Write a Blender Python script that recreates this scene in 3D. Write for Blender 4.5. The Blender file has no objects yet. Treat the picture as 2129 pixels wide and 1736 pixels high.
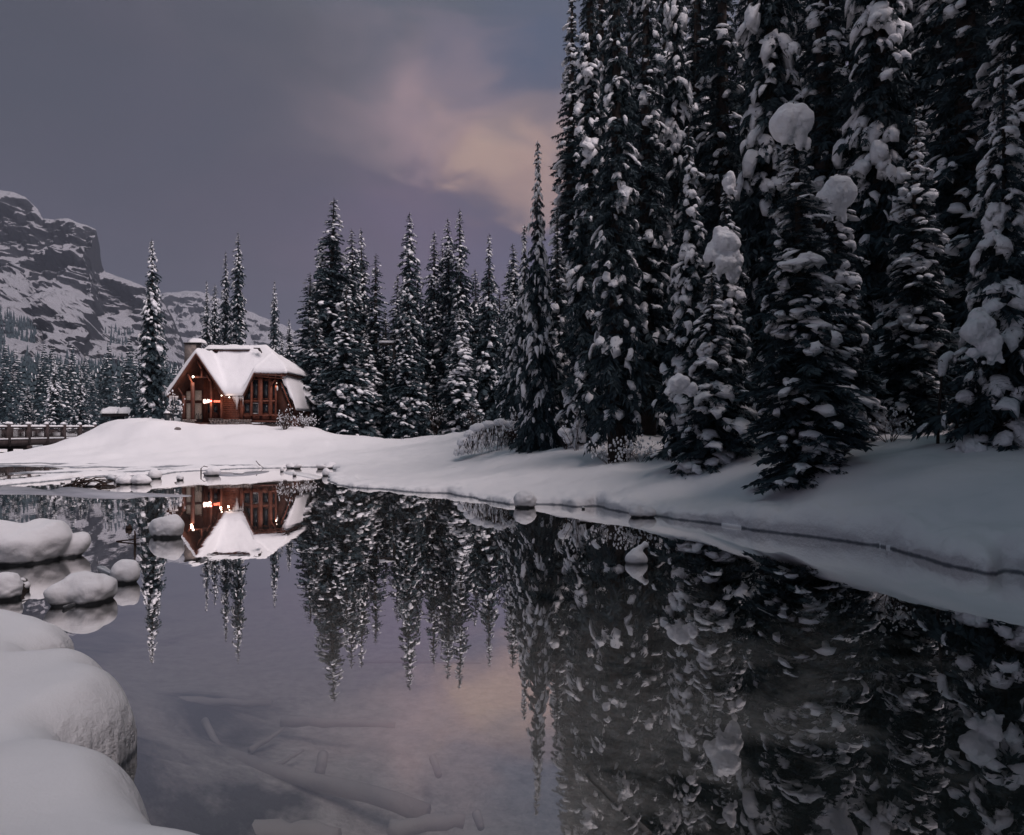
import bpy, math, random
import numpy as np
from mathutils import Vector
R = math.radians
rng = np.random.default_rng(7)
random.seed(7)
S = bpy.context.scene
COL = S.collection

# ------------------------------------------------------------------ camera
CAMH = 2.2
cam = bpy.data.cameras.new('camera'); cam.lens = 24; cam.sensor_width = 36
cam.clip_start = 0.05; cam.clip_end = 9000; cam.shift_y = 0.0089
co = bpy.data.objects.new('camera', cam); COL.objects.link(co)
co.location = (0, 0, CAMH); co.rotation_euler = (R(90), 0, 0)
S.camera = co
# ------------------------------------------------------------------ world
SUN_EL, SUN_AZ = 55.0, 129.0          # azimuth clockwise from +Y
W = bpy.data.worlds.new('World'); S.world = W; W.use_nodes = True
def world():
    nt = W.node_tree; nt.nodes.clear()
    N = nt.nodes.new; L = nt.links.new
    out = N('ShaderNodeOutputWorld'); bg = N('ShaderNodeBackground'); L(bg.outputs[0], out.inputs[0])
    bg.inputs[1].default_value = 0.062
    sky = N('ShaderNodeTexSky'); sky.sky_type = 'NISHITA'; sky.sun_disc = False
    sky.sun_elevation = R(SUN_EL); sky.sun_rotation = R(SUN_AZ); sky.dust_density = 3
    tc = N('ShaderNodeTexCoord')
    def ramp(stops, inp):
        r = N('ShaderNodeValToRGB'); el = r.color_ramp.elements
        while len(el) > 1: el.remove(el[-1])
        el[0].position = stops[0][0]; el[0].color = (*stops[0][1], 1)
        for p, c in stops[1:]:
            e = el.new(p); e.color = (*c, 1)
        L(inp, r.inputs[0]); return r
    def noise(scale, det, dist, vec):
        n = N('ShaderNodeTexNoise'); n.inputs['Scale'].default_value = scale; n.inputs['Detail'].default_value = det
        n.inputs['Distortion'].default_value = dist; L(vec, n.inputs['Vector']); return n
    def mix(f, a, b, mode='MIX'):
        m = N('ShaderNodeMix'); m.data_type = 'RGBA'; m.blend_type = mode
        for s, v in ((m.inputs[0], f), (m.inputs[6], a), (m.inputs[7], b)):
            if isinstance(v, (int, float)): s.default_value = v
            elif isinstance(v, tuple): s.default_value = (*v, 1)
            else: L(v, s)
        return m.outputs[2]
    sep = N('ShaderNodeSeparateXYZ'); L(tc.outputs['Generated'], sep.inputs[0])
    mp = N('ShaderNodeMapping'); mp.inputs['Scale'].default_value = (1, 1, 2.0); L(tc.outputs['Generated'], mp.inputs[0])
    K = 1 / 0.12
    c = lambda r, g, b: (r * K, g * K, b * K)
    base = ramp([(0.0, c(.072, .074, .104)), (.12, c(.084, .082, .120)), (.28, c(.112, .094, .138)), (.45, c(.122, .118, .150)),
                 (.66, c(.08, .132, .142)), (1, c(.07, .140, .140))], sep.outputs[2]).outputs[0]
    n1 = noise(1.9, 4, .6, mp.outputs[0])
    m1 = ramp([(.38, (0, 0, 0)), (.66, (1, 1, 1))], n1.outputs[0]).outputs[0]
    col = mix(m1, base, mix(1.0, base, (1.5, 1.2, 1.26), 'MULTIPLY'))
    n2 = noise(3.2, 5, .8, mp.outputs[0])
    m2 = ramp([(.45, (0, 0, 0)), (.75, (1, 1, 1))], n2.outputs[0]).outputs[0]
    col = mix(m2, col, mix(1.0, col, (.80, .95, 1.05), 'MULTIPLY'))
    # sunlit breaks in the cloud: around a direction, edges broken by noise
    wn = noise(6.5, 6, .5, mp.outputs[0])
    sub = N('ShaderNodeVectorMath'); sub.operation = 'SUBTRACT'; L(wn.outputs['Color'], sub.inputs[0]); sub.inputs[1].default_value = (.5, .5, .5)
    sc = N('ShaderNodeVectorMath'); sc.operation = 'SCALE'; sc.inputs['Scale'].default_value = .24; L(sub.outputs[0], sc.inputs[0])
    ad = N('ShaderNodeVectorMath'); ad.operation = 'ADD'; L(tc.outputs['Generated'], ad.inputs[0]); L(sc.outputs[0], ad.inputs[1])
    def spot(px, py, rad, color, amt, sx=1.0):
        nonlocal col
        v = Vector((px - 1064.5, 1419.3, 887 - py)).normalized()
        d = N('ShaderNodeVectorMath'); d.operation = 'SUBTRACT'; L(ad.outputs[0], d.inputs[0]); d.inputs[1].default_value = v
        s = N('ShaderNodeVectorMath'); s.operation = 'MULTIPLY'; L(d.outputs[0], s.inputs[0]); s.inputs[1].default_value = (1 / sx, 1, 1.0)
        ln = N('ShaderNodeVectorMath'); ln.operation = 'LENGTH'; L(s.outputs[0], ln.inputs[0])
        r = ramp([(0, (amt,) * 3), (rad * .45, (amt * .6,) * 3), (rad, (0, 0, 0))], ln.outputs['Value']); r.color_ramp.interpolation = 'EASE'
        col = mix(r.outputs[0], col, c(*color))
    spot(880, 185, .13, (.52, .35, .37), .95, 1.6)
    spot(985, 215, .08, (.55, .36, .36), .85)
    spot(1100, 320, .115, (.64, .41, .33), .95, 1.3)
    spot(1025, 345, .06, (.58, .40, .32), .8)
    spot(680, 60, .22, (.17, .15, .175), .6)
    spot(640, 170, .13, (.19, .16, .19), .5)
    spot(780, 60, .12, (.10, .12, .17), .5)
    spot(1090, 110, .17, (.075, .105, .175), .95)
    spot(0, 60, .5, (.058, .070, .085), .85)
    spot(250, 420, .35, (.072, .070, .100), .7)
    final = mix(.03, col, sky.outputs[0])
    L(final, bg.inputs[0])
world()
sd_ = bpy.data.lights.new('sun', 'SUN'); sd_.energy = 1.82; sd_.angle = R(34); sd_.color = (1, .84, .845)
so = bpy.data.objects.new('sun', sd_); COL.objects.link(so)
dirv = Vector((math.sin(R(SUN_AZ)) * math.cos(R(SUN_EL)), math.cos(R(SUN_AZ)) * math.cos(R(SUN_EL)), math.sin(R(SUN_EL))))
so.rotation_euler = dirv.to_track_quat('Z', 'Y').to_euler(); so.location = (0, 0, 60)
S.view_settings.view_transform = 'Standard'; S.view_settings.look = 'None'
S.view_settings.gamma = 1; S.view_settings.use_curve_mapping = False
S.view_settings.exposure = 0.85
S.render.engine = 'CYCLES'
S.cycles.use_denoising = True; S.cycles.max_bounces = 6; S.cycles.diffuse_bounces = 3; S.cycles.glossy_bounces = 3
S.cycles.transparent_max_bounces = 8; S.cycles.caustics_reflective = False; S.cycles.caustics_refractive = False
S.cycles.sample_clamp_indirect = 4

# ------------------------------------------------------------------ measuring helpers
F, CX, CY = 1419.3, 1064.5, 887.0
def P(px, py, d):                       # a measured direction and a distance give a place
    return Vector(((px - CX) * d / F, d, CAMH - (py - CY) * d / F))
def PW(px, py):                         # a place on the water
    return P(px, py, CAMH * F / (py - CY))
# ------------------------------------------------------------------ noise
def vnoise(x, y, z, seed=0):
    x = np.asarray(x, float); y = np.asarray(y, float); z = np.asarray(z, float)
    xi = np.floor(x).astype(np.int64); yi = np.floor(y).astype(np.int64); zi = np.floor(z).astype(np.int64)
    xf, yf, zf = x - xi, y - yi, z - zi
    u, v, w = (t * t * t * (t * (t * 6 - 15) + 10) for t in (xf, yf, zf))
    def h(a, b, c):
        n = (a * 73856093) ^ (b * 19349663) ^ (c * 83492791) ^ (seed * 2654435761)
        n = (n ^ (n >> 13)) * 1274126177 & 0xffffffff
        return ((n ^ (n >> 16)) & 0xffff) / 32767.5 - 1
    r = 0
    for a in (0, 1):
        for b in (0, 1):
            for c in (0, 1):
                r = r + h(xi + a, yi + b, zi + c) * (u if a else 1 - u) * (v if b else 1 - v) * (w if c else 1 - w)
    return r
def fbm(x, y, z, oct=4, seed=0, lac=2.03, gain=.5):
    a, s, r = 1.0, 0.0, 0
    for i in range(oct):
        r = r + a * vnoise(x, y, z, seed + i * 17); s += a
        x, y, z, a = x * lac, y * lac, z * lac, a * gain
    return r / s
# ------------------------------------------------------------------ object helpers
def mesh_np(name, V, Q, mats, smooth=True, midx=None):
    V = np.asarray(V, np.float32); me = bpy.data.meshes.new(name)
    if isinstance(Q, np.ndarray):
        n = Q.shape[1]; counts = np.full(len(Q), n, np.int32); flat = Q.ravel().astype(np.int32)
    else:
        counts = np.array([len(q) for q in Q], np.int32); flat = np.concatenate([np.asarray(q) for q in Q]).astype(np.int32)
    me.vertices.add(len(V)); me.vertices.foreach_set('co', V.ravel())
    me.loops.add(len(flat)); me.loops.foreach_set('vertex_index', flat)
    me.polygons.add(len(counts))
    st = np.zeros(len(counts), np.int32); st[1:] = np.cumsum(counts)[:-1]
    me.polygons.foreach_set('loop_start', st); me.polygons.foreach_set('loop_total', counts)
    if smooth: me.polygons.foreach_set('use_smooth', np.ones(len(counts), bool))
    for m in (mats if isinstance(mats, (list, tuple)) else [mats]): me.materials.append(m)
    if midx is not None: me.polygons.foreach_set('material_index', np.asarray(midx, np.int32))
    me.update(); me.validate(); return me
def link(name, me, parent=None, loc=None, rz=None):
    o = bpy.data.objects.new(name, me); COL.objects.link(o)
    if parent: o.parent = parent
    if loc is not None: o.location = loc
    if rz is not None: o.rotation_euler = (0, 0, rz)
    return o
def tag(o, label=None, cat=None, group=None, kind=None):
    if label: o['label'] = label
    if cat: o['category'] = cat
    if group: o['group'] = group
    if kind: o['kind'] = kind
    return o
def empty(name, loc, label, cat, group=None, rz=0):
    o = link(name, None, loc=loc, rz=rz); o.empty_display_size = .2
    return tag(o, label, cat, group)
class MB:                                # collects simple solids into one mesh
    def __init__(s): s.v = []; s.f = []
    def add(s, V, Fs):
        b = len(s.v); s.v += [tuple(p) for p in V]; s.f += [tuple(i + b for i in f) for f in Fs]; return s
    def box(s, a, b):
        x0, y0, z0 = (min(a[i], b[i]) for i in range(3)); x1, y1, z1 = (max(a[i], b[i]) for i in range(3))
        return s.add([(x0, y0, z0), (x1, y0, z0), (x1, y1, z0), (x0, y1, z0), (x0, y0, z1), (x1, y0, z1), (x1, y1, z1), (x0, y1, z1)],
                     [(0, 3, 2, 1), (4, 5, 6, 7), (0, 1, 5, 4), (1, 2, 6, 5), (2, 3, 7, 6), (3, 0, 4, 7)])
    def beam(s, p, q, w, h=None, up=(0, 1, 0)):
        p, q = Vector(p), Vector(q); h = h or w; d = (q - p).normalized(); u = Vector(up)
        if abs(d.dot(u)) > .98: u = Vector((1, 0, 0))
        a = d.cross(u).normalized() * w / 2; b = d.cross(a).normalized() * h / 2
        V = [c + i * a + j * b for c in (p, q) for i, j in ((-1, -1), (1, -1), (1, 1), (-1, 1))]
        return s.add(V, [(0, 1, 2, 3), (7, 6, 5, 4), (0, 4, 5, 1), (1, 5, 6, 2), (2, 6, 7, 3), (3, 7, 4, 0)])
    def tube(s, pts, rad, n=8):
        pts = [Vector(p) for p in pts]; V = []; m = len(pts)
        rad = rad if isinstance(rad, (list, tuple)) else [rad] * m
        for i, p in enumerate(pts):
            d = (pts[min(i + 1, m - 1)] - pts[max(i - 1, 0)]).normalized()
            u = Vector((0, 0, 1)) if abs(d.z) < .9 else Vector((1, 0, 0))
            a = d.cross(u).normalized(); b = d.cross(a).normalized()
            V += [p + rad[i] * (math.cos(t) * a + math.sin(t) * b) for t in (2 * math.pi * k / n for k in range(n))]
        Fs = [(i * n + k, i * n + (k + 1) % n, (i + 1) * n + (k + 1) % n, (i + 1) * n + k) for i in range(m - 1) for k in range(n)]
        Fs += [tuple(range(n))[::-1], tuple((m - 1) * n + k for k in range(n))]
        return s.add(V, Fs)
    def build(s, name, mat, parent=None, smooth=False):
        return link(name, mesh_np(name, np.array(s.v), s.f, mat, smooth), parent)

# ------------------------------------------------------------------ materials
def mat(name, color, rough=.7, noise=None, bump=None, spec=.3, emit=None, metal=0, color2=None, obj=True):
    m = bpy.data.materials.new(name); m.use_nodes = True; nt = m.node_tree; N = nt.nodes.new; L = nt.links.new
    b = nt.nodes['Principled BSDF']; b.inputs['Base Color'].default_value = (*color, 1); b.inputs['Roughness'].default_value = rough
    b.inputs['Specular IOR Level'].default_value = spec; b.inputs['Metallic'].default_value = metal
    tc = N('ShaderNodeTexCoord')
    if noise:
        n = N('ShaderNodeTexNoise'); n.inputs['Scale'].default_value = noise; n.inputs['Detail'].default_value = 5
        L(tc.outputs['Object'], n.inputs['Vector'])
        r = N('ShaderNodeValToRGB'); r.color_ramp.elements[0].position = .35; r.color_ramp.elements[1].position = .65
        r.color_ramp.elements[0].color = (*color, 1); r.color_ramp.elements[1].color = (*(color2 or tuple(c * .6 for c in color)), 1)
        L(n.outputs[0], r.inputs[0]); L(r.outputs[0], b.inputs['Base Color'])
    if bump:
        n = N('ShaderNodeTexNoise'); n.inputs['Scale'].default_value = bump[0]; n.inputs['Detail'].default_value = 6
        L(tc.outputs['Object'], n.inputs['Vector']); bm = N('ShaderNodeBump'); bm.inputs['Strength'].default_value = bump[1]
        bm.inputs['Distance'].default_value = bump[2]; L(n.outputs[0], bm.inputs['Height']); L(bm.outputs[0], b.inputs['Normal'])
    if emit:
        b.inputs['Emission Color'].default_value = (*emit[0], 1); b.inputs['Emission Strength'].default_value = emit[1]
    return m
M = {}
M['snow'] = mat('snow', (.80, .81, .84), .75, bump=(3.0, .5, .05), spec=.15)
M['snow_tree'] = mat('snow_on_branches', (.78, .80, .84), .8, bump=(7.0, .9, .08), spec=.1)
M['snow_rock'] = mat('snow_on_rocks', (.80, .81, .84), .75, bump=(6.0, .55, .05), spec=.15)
M['needles'] = mat('needles', (.032, .052, .066), .7, noise=3.0, color2=(.044, .070, .082), spec=.2)
M['bark'] = mat('bark', (.045, .038, .036), .9, noise=6, bump=(20, .6, .02), spec=.1)
M['twig'] = mat('twig', (.05, .035, .03), .8, spec=.1)
def snow_ground():
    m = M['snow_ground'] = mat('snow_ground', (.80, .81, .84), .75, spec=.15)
    nt = m.node_tree; N = nt.nodes.new; L = nt.links.new; b = nt.nodes['Principled BSDF']
    g = N('ShaderNodeNewGeometry'); s = N('ShaderNodeSeparateXYZ'); L(g.outputs['True Normal'], s.inputs[0])
    r = N('ShaderNodeMapRange'); r.inputs[1].default_value = .35; r.inputs[2].default_value = .85; r.inputs[3].default_value = .8; r.inputs[4].default_value = .12
    L(s.outputs[2], r.inputs[0])
    n = N('ShaderNodeTexNoise'); n.inputs['Scale'].default_value = 5.0; n.inputs['Detail'].default_value = 8; n.inputs['Roughness'].default_value = .6
    L(g.outputs['Position'], n.inputs['Vector'])
    bm = N('ShaderNodeBump'); bm.inputs['Distance'].default_value = .09; L(r.outputs[0], bm.inputs['Strength']); L(n.outputs[0], bm.inputs['Height'])
    n3 = N('ShaderNodeTexNoise'); n3.inputs['Scale'].default_value = 60; n3.inputs['Detail'].default_value = 4; L(g.outputs['Position'], n3.inputs['Vector'])
    b3 = N('ShaderNodeBump'); b3.inputs['Strength'].default_value = .35; b3.inputs['Distance'].default_value = .006; L(n3.outputs[0], b3.inputs['Height']); L(bm.outputs[0], b3.inputs['Normal'])
    L(b3.outputs[0], b.inputs['Normal'])
snow_ground()
def dark_foot(m, z0, z1, nz, dark):                                      # dark band above water: wet stone on rocks, painted lip shade on banks
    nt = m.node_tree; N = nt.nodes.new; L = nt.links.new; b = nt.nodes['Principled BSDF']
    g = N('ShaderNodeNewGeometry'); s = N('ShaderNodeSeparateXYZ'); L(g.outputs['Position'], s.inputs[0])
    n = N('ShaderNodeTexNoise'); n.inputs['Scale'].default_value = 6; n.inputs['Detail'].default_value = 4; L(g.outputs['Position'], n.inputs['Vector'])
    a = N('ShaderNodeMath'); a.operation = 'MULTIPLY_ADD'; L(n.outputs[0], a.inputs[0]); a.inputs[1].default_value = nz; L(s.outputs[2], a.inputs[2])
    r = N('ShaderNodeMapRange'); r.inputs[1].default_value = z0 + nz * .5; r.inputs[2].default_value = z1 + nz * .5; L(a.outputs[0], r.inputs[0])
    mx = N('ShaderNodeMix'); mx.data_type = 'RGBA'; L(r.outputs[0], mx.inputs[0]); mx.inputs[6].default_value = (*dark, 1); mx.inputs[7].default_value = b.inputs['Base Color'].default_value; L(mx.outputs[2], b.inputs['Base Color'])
dark_foot(M['snow_rock'], .03, .07, .10, (.05, .055, .06)); dark_foot(M['snow_ground'], .015, .05, .05, (.20, .22, .25))
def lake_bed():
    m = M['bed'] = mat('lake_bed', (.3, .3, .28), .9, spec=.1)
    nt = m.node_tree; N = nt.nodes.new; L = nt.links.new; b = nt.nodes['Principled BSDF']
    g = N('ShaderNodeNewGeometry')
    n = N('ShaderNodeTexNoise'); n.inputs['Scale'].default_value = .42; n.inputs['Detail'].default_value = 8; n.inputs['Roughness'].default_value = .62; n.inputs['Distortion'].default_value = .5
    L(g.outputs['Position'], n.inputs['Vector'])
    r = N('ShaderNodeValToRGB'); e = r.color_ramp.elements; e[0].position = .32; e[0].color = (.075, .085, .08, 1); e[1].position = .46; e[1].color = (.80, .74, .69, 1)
    sp = N('ShaderNodeSeparateXYZ'); L(g.outputs['Position'], sp.inputs[0])      # weed left of the pale silt, forest shade painted into the right side
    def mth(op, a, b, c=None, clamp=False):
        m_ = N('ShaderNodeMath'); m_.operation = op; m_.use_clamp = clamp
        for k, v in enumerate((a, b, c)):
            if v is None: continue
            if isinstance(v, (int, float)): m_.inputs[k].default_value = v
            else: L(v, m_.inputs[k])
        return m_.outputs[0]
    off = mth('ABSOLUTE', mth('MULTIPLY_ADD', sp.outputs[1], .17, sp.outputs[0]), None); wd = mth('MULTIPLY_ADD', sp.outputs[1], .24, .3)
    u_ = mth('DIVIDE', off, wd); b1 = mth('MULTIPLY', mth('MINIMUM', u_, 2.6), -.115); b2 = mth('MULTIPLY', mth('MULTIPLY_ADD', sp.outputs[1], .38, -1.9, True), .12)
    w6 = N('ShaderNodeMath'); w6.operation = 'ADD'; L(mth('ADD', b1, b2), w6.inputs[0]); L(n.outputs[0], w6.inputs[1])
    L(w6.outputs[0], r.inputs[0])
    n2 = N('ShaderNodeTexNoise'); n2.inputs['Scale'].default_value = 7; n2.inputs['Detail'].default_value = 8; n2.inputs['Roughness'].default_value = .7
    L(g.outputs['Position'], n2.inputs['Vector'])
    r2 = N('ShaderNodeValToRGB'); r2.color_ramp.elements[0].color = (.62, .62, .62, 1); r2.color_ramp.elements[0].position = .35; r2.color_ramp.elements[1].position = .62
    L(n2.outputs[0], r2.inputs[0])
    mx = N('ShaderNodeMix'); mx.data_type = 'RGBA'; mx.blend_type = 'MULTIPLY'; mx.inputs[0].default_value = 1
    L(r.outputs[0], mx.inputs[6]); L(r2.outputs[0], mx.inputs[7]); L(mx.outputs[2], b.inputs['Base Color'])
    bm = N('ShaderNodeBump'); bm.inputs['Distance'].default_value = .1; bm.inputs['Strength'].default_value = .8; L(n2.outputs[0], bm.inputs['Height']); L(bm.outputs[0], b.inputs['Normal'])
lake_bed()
def water():
    m = M['water'] = bpy.data.materials.new('water'); m.use_nodes = True; nt = m.node_tree; nt.nodes.clear(); N = nt.nodes.new; L = nt.links.new
    out = N('ShaderNodeOutputMaterial'); mx = N('ShaderNodeMixShader'); t = N('ShaderNodeBsdfTransparent'); gl = N('ShaderNodeBsdfGlossy')
    t.inputs[0].default_value = (.96, .97, .98, 1); gl.inputs['Roughness'].default_value = .0; gl.inputs[0].default_value = (1, .985, .97, 1)
    g = N('ShaderNodeNewGeometry'); mp = N('ShaderNodeMapping'); mp.inputs['Scale'].default_value = (1, .45, 1); L(g.outputs['Position'], mp.inputs[0])
    n = N('ShaderNodeTexNoise'); n.inputs['Scale'].default_value = 2.2; n.inputs['Detail'].default_value = 3; L(mp.outputs[0], n.inputs['Vector'])
    bm = N('ShaderNodeBump'); bm.inputs['Strength'].default_value = .10; bm.inputs['Distance'].default_value = .012; L(n.outputs[0], bm.inputs['Height'])
    L(bm.outputs[0], gl.inputs['Normal'])
    fr = N('ShaderNodeLayerWeight')
    mr = N('ShaderNodeMapRange'); mr.inputs[1].default_value = .44; mr.inputs[2].default_value = .79; mr.inputs[3].default_value = .22; mr.inputs[4].default_value = .97; mr.clamp = True
    L(fr.outputs['Facing'], mr.inputs[0]); L(mr.outputs[0], mx.inputs[0]); L(t.outputs[0], mx.inputs[1]); L(gl.outputs[0], mx.inputs[2]); L(mx.outputs[0], out.inputs[0])
water()

def haze():
    m = bpy.data.materials.new('haze'); m.use_nodes = True; nt = m.node_tree; nt.nodes.clear(); o = nt.nodes.new('ShaderNodeOutputMaterial'); v = nt.nodes.new('ShaderNodeVolumePrincipled')
    v.inputs['Color'].default_value = (.72, .80, 1.0, 1); v.inputs['Density'].default_value = .00018; v.inputs['Anisotropy'].default_value = .2; nt.links.new(v.outputs[0], o.inputs['Volume'])
    me = mesh_np('haze', [(x, y, z) for z in (-2.5, 700) for x, y in ((-3600, -3600), (3600, -3600), (3600, 5600), (-3600, 5600))], [(0, 3, 2, 1), (4, 5, 6, 7), (0, 1, 5, 4), (1, 2, 6, 5), (2, 3, 7, 6), (3, 0, 4, 7)], m, False)
    tag(link('haze', me), 'thin bluish dusk haze over the valley', kind='stuff')
haze()
# ================================================================== TERRAIN
def XY(px, py): p = PW(px, py); return (p.x, p.y)
main_shore = [(-90, 20), (-60, 24), (-34, 25.2)] + [XY(*p) for p in ((-60, 1018), (0, 1013), (60, 1005), (120, 999), (205, 990), (270, 990), (335, 987), (370, 982), (413, 979), (460, 977),
     (513, 974), (588, 973), (620, 972), (655, 972), (690, 973), (700, 978), (690, 986), (681, 993), (680, 1003), (690, 1009), (715, 1012), (800, 1020), (880, 1026), (925, 1027), (935, 1030), (1000, 1040),
     (1060, 1049), (1100, 1049), (1165, 1050), (1200, 1053), (1240, 1052), (1300, 1066), (1370, 1074), (1440, 1083), (1505, 1092), (1600, 1106), (1700, 1117), (1790, 1131), (1850, 1140), (1880, 1150), (1925, 1162), (1960, 1174),
     (2010, 1184), (2050, 1193), (2075, 1194), (2092, 1188), (2110, 1191), (2140, 1200))] + [(8.3, 8.6), (8.8, 5), (9.6, 0), (11, -9), (14, -40)]
main_poly = np.array(main_shore + [(400, -40), (3000, -40), (3000, 4000), (-3000, 4000), (-3000, 20)])
left_shore = [(-30, 14), (-9.4, 9.4), (-6.6, 7.6), (-5.4, 7.0), (-4.75, 6.7), (-4.3, 6.5), (-3.95, 6.25), (-3.82, 5.95), (-3.85, 5.6), (-3.62, 5.25), (-3.25, 5.3), (-3.0, 5.2), (-2.93, 5.0), (-2.72, 4.9), (-2.55, 4.65), (-2.5, 4.3),
     (-2.55, 4.0), (-2.25, 3.7), (-1.82, 3.45), (-1.6, 3.15), (-1.42, 2.95), (-.92, 2.70), (-.2, 2.38), (.2, 1.7), (1.2, 1.1), (2.3, -.6), (3, -8), (4, -40)]
left_poly = np.array(left_shore + [(-300, -40), (-300, 14)])
def signed(poly, X, Y, near=False):      # > 0 inside
    n = len(poly); NX = np.zeros(X.shape); NY = np.zeros(X.shape); d2 = np.full(X.shape, 1e18); ins = np.zeros(X.shape, bool)
    for i in range(n):
        x0, y0 = poly[i]; x1, y1 = poly[(i + 1) % n]; dx, dy = x1 - x0, y1 - y0
        t = np.clip(((X - x0) * dx + (Y - y0) * dy) / (dx * dx + dy * dy), 0, 1)
        q = (X - x0 - t * dx) ** 2 + (Y - y0 - t * dy) ** 2
        if near: c = q < d2; NX = np.where(c, x0 + t * dx, NX); NY = np.where(c, y0 + t * dy, NY)
        d2 = np.minimum(d2, q)
        c = ((y0 > Y) != (y1 > Y)) & (X < dx * (Y - y0) / (dy if dy else 1e-9) + x0); ins ^= c
    s = np.where(ins, 1, -1) * np.sqrt(d2)
    return (s, NX, NY) if near else s
ctrl = [(*P(a, b, d),) for a, b, d in (
    (-200, 960, 42), (0, 985, 31), (28, 948, 54), (64, 944, 55), (105, 940, 56), (139, 931, 58), (154, 920, 59), (173, 915, 60), (186, 897, 61), (198, 883, 61), (212, 876, 60), (240, 870, 58), (268, 871, 56), (312, 866, 54), (340, 868, 53),
    (363, 878, 53), (404, 887, 53), (448, 883, 53), (508, 883, 53), (543, 885, 53), (577, 891, 54), (619, 888, 55), (645, 886, 56), (676, 896, 58), (700, 907, 60), (745, 912, 60), (800, 911, 62), (950, 908, 60),
    (100, 972, 38), (200, 965, 39), (200, 930, 50), (250, 915, 51), (300, 960, 40), (300, 920, 48), (350, 935, 45), (450, 935, 45), (450, 905, 50), (550, 935, 45), (550, 908, 50), (450, 958, 40), (600, 930, 48), (650, 935, 47), (700, 940, 46),
    (650, 955, 42), (850, 925, 48), (900, 945, 38), (750, 965, 34), (800, 980, 30), (900, 985, 27), (1000, 965, 29), (955, 941, 33), (1089, 928, 31), (1133, 917, 31), (1164, 845, 44), (1199, 926, 27), (1265, 935, 25), (1320, 948, 24),
    (1000, 1012, 22), (1200, 1015, 20), (1200, 980, 22), (1350, 1030, 18), (1350, 990, 20), (1388, 930, 24), (1470, 945, 19.5), (1500, 1045, 16.5), (1500, 1000, 17.5), (1530, 940, 20), (1590, 945, 18), (1690, 970, 15.4), (1700, 1075, 13.8),
    (1700, 1010, 14.8), (1780, 948, 16), (1860, 925, 16.5), (1900, 1085, 12.4), (1900, 1030, 13), (1950, 990, 13.2), (1950, 918, 15.2), (2050, 1110, 11.1), (2050, 1050, 11.6), (2100, 990, 12.2), (2129, 930, 13.6),
    (1300, 885, 36), (1500, 880, 32), (1700, 880, 28), (1300, 800, 60), (950, 880, 70), (950, 825, 95), (1050, 820, 95), (820, 905, 66), (820, 840, 95), (700, 890, 72))]
ctrl += [(-27, 58, 2.3), (-24, 60, 2.4), (-20, 60, 2.3), (-29, 55.6, 2.35), (-25, 55.4, 2.3), (-21, 55.4, 2.2), (-24, 66, 2.5), (-45, 78, 1.6), (-46, 66, -.5), (-46, 60, -.7), (-50, 54, -.7), (-42.5, 60, -.5), (-42, 56, -.3), (-56, 58, -.7), (-44, 52, -.3), (-44, 73, 1.1), (-60, 70, .5),
         (-60, 100, 1.5), (-30, 100, 2.0), (-100, 120, 3), (-40, 160, 3), (0, 160, 22), (60, 160, 26), (40, 60, 10), (20, 30, 4), (30, 10, 4), (14, 5, 1.6), (13, 0, 1.3), (18, -10, 1.6), (60, 10, 8), (-100, 60, 1)]
ctrl = np.array(ctrl)
def rbf_fit(C):
    n = len(C); d = np.hypot(C[:, None, 0] - C[None, :, 0], C[:, None, 1] - C[None, :, 1])
    A = np.zeros((n + 3, n + 3)); A[:n, :n] = d - .25 * np.eye(n); A[:n, n] = 1; A[:n, n + 1:] = C[:, :2]; A[n:, :n] = A[:n, n:].T
    return np.linalg.solve(A, np.concatenate([C[:, 2], [0, 0, 0]]))
RW = rbf_fit(ctrl)
def Hmain(X, Y):
    r = RW[-3] + RW[-2] * X + RW[-1] * Y
    for w, c in zip(RW, ctrl): r = r + w * np.sqrt((X - c[0]) ** 2 + (Y - c[1]) ** 2 + .6)
    return r
lctrl = np.array([(-5.4, 6.4, .48), (-4.4, 5.9, .50), (-4.1, 5.7, .46), (-4.0, 5.2, .56), (-3.2, 4.7, .58), (-2.9, 4.4, .60), (-3.0, 3.9, .58), (-2.8, 3.6, .54), (-3.9, 4.4, .70), (-5.4, 5, .70), (-2.4, 3.0, .70), (-2.0, 2.95, .70), (-1.75, 2.85, .62), (-1.6, 2.6, .66), (-1.2, 2.42, .74),
                  (-2.3, 2.5, .76), (-1.8, 2.1, .80), (-1.0, 2.0, .66), (0, 0, .7), (-3, 2, .80), (-3.4, 3.1, .70), (-8, 5, .85), (-10, 8, .6), (2, -4, .6), (-6, -4, 1)])
LW = None
def Hleft(X, Y):
    num = 0; den = 0
    for c in lctrl:
        w = 1 / (((X - c[0]) ** 2 + (Y - c[1]) ** 2) ** 1.25 + .02); num = num + w * c[2]; den = den + w
    return num / den
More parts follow.
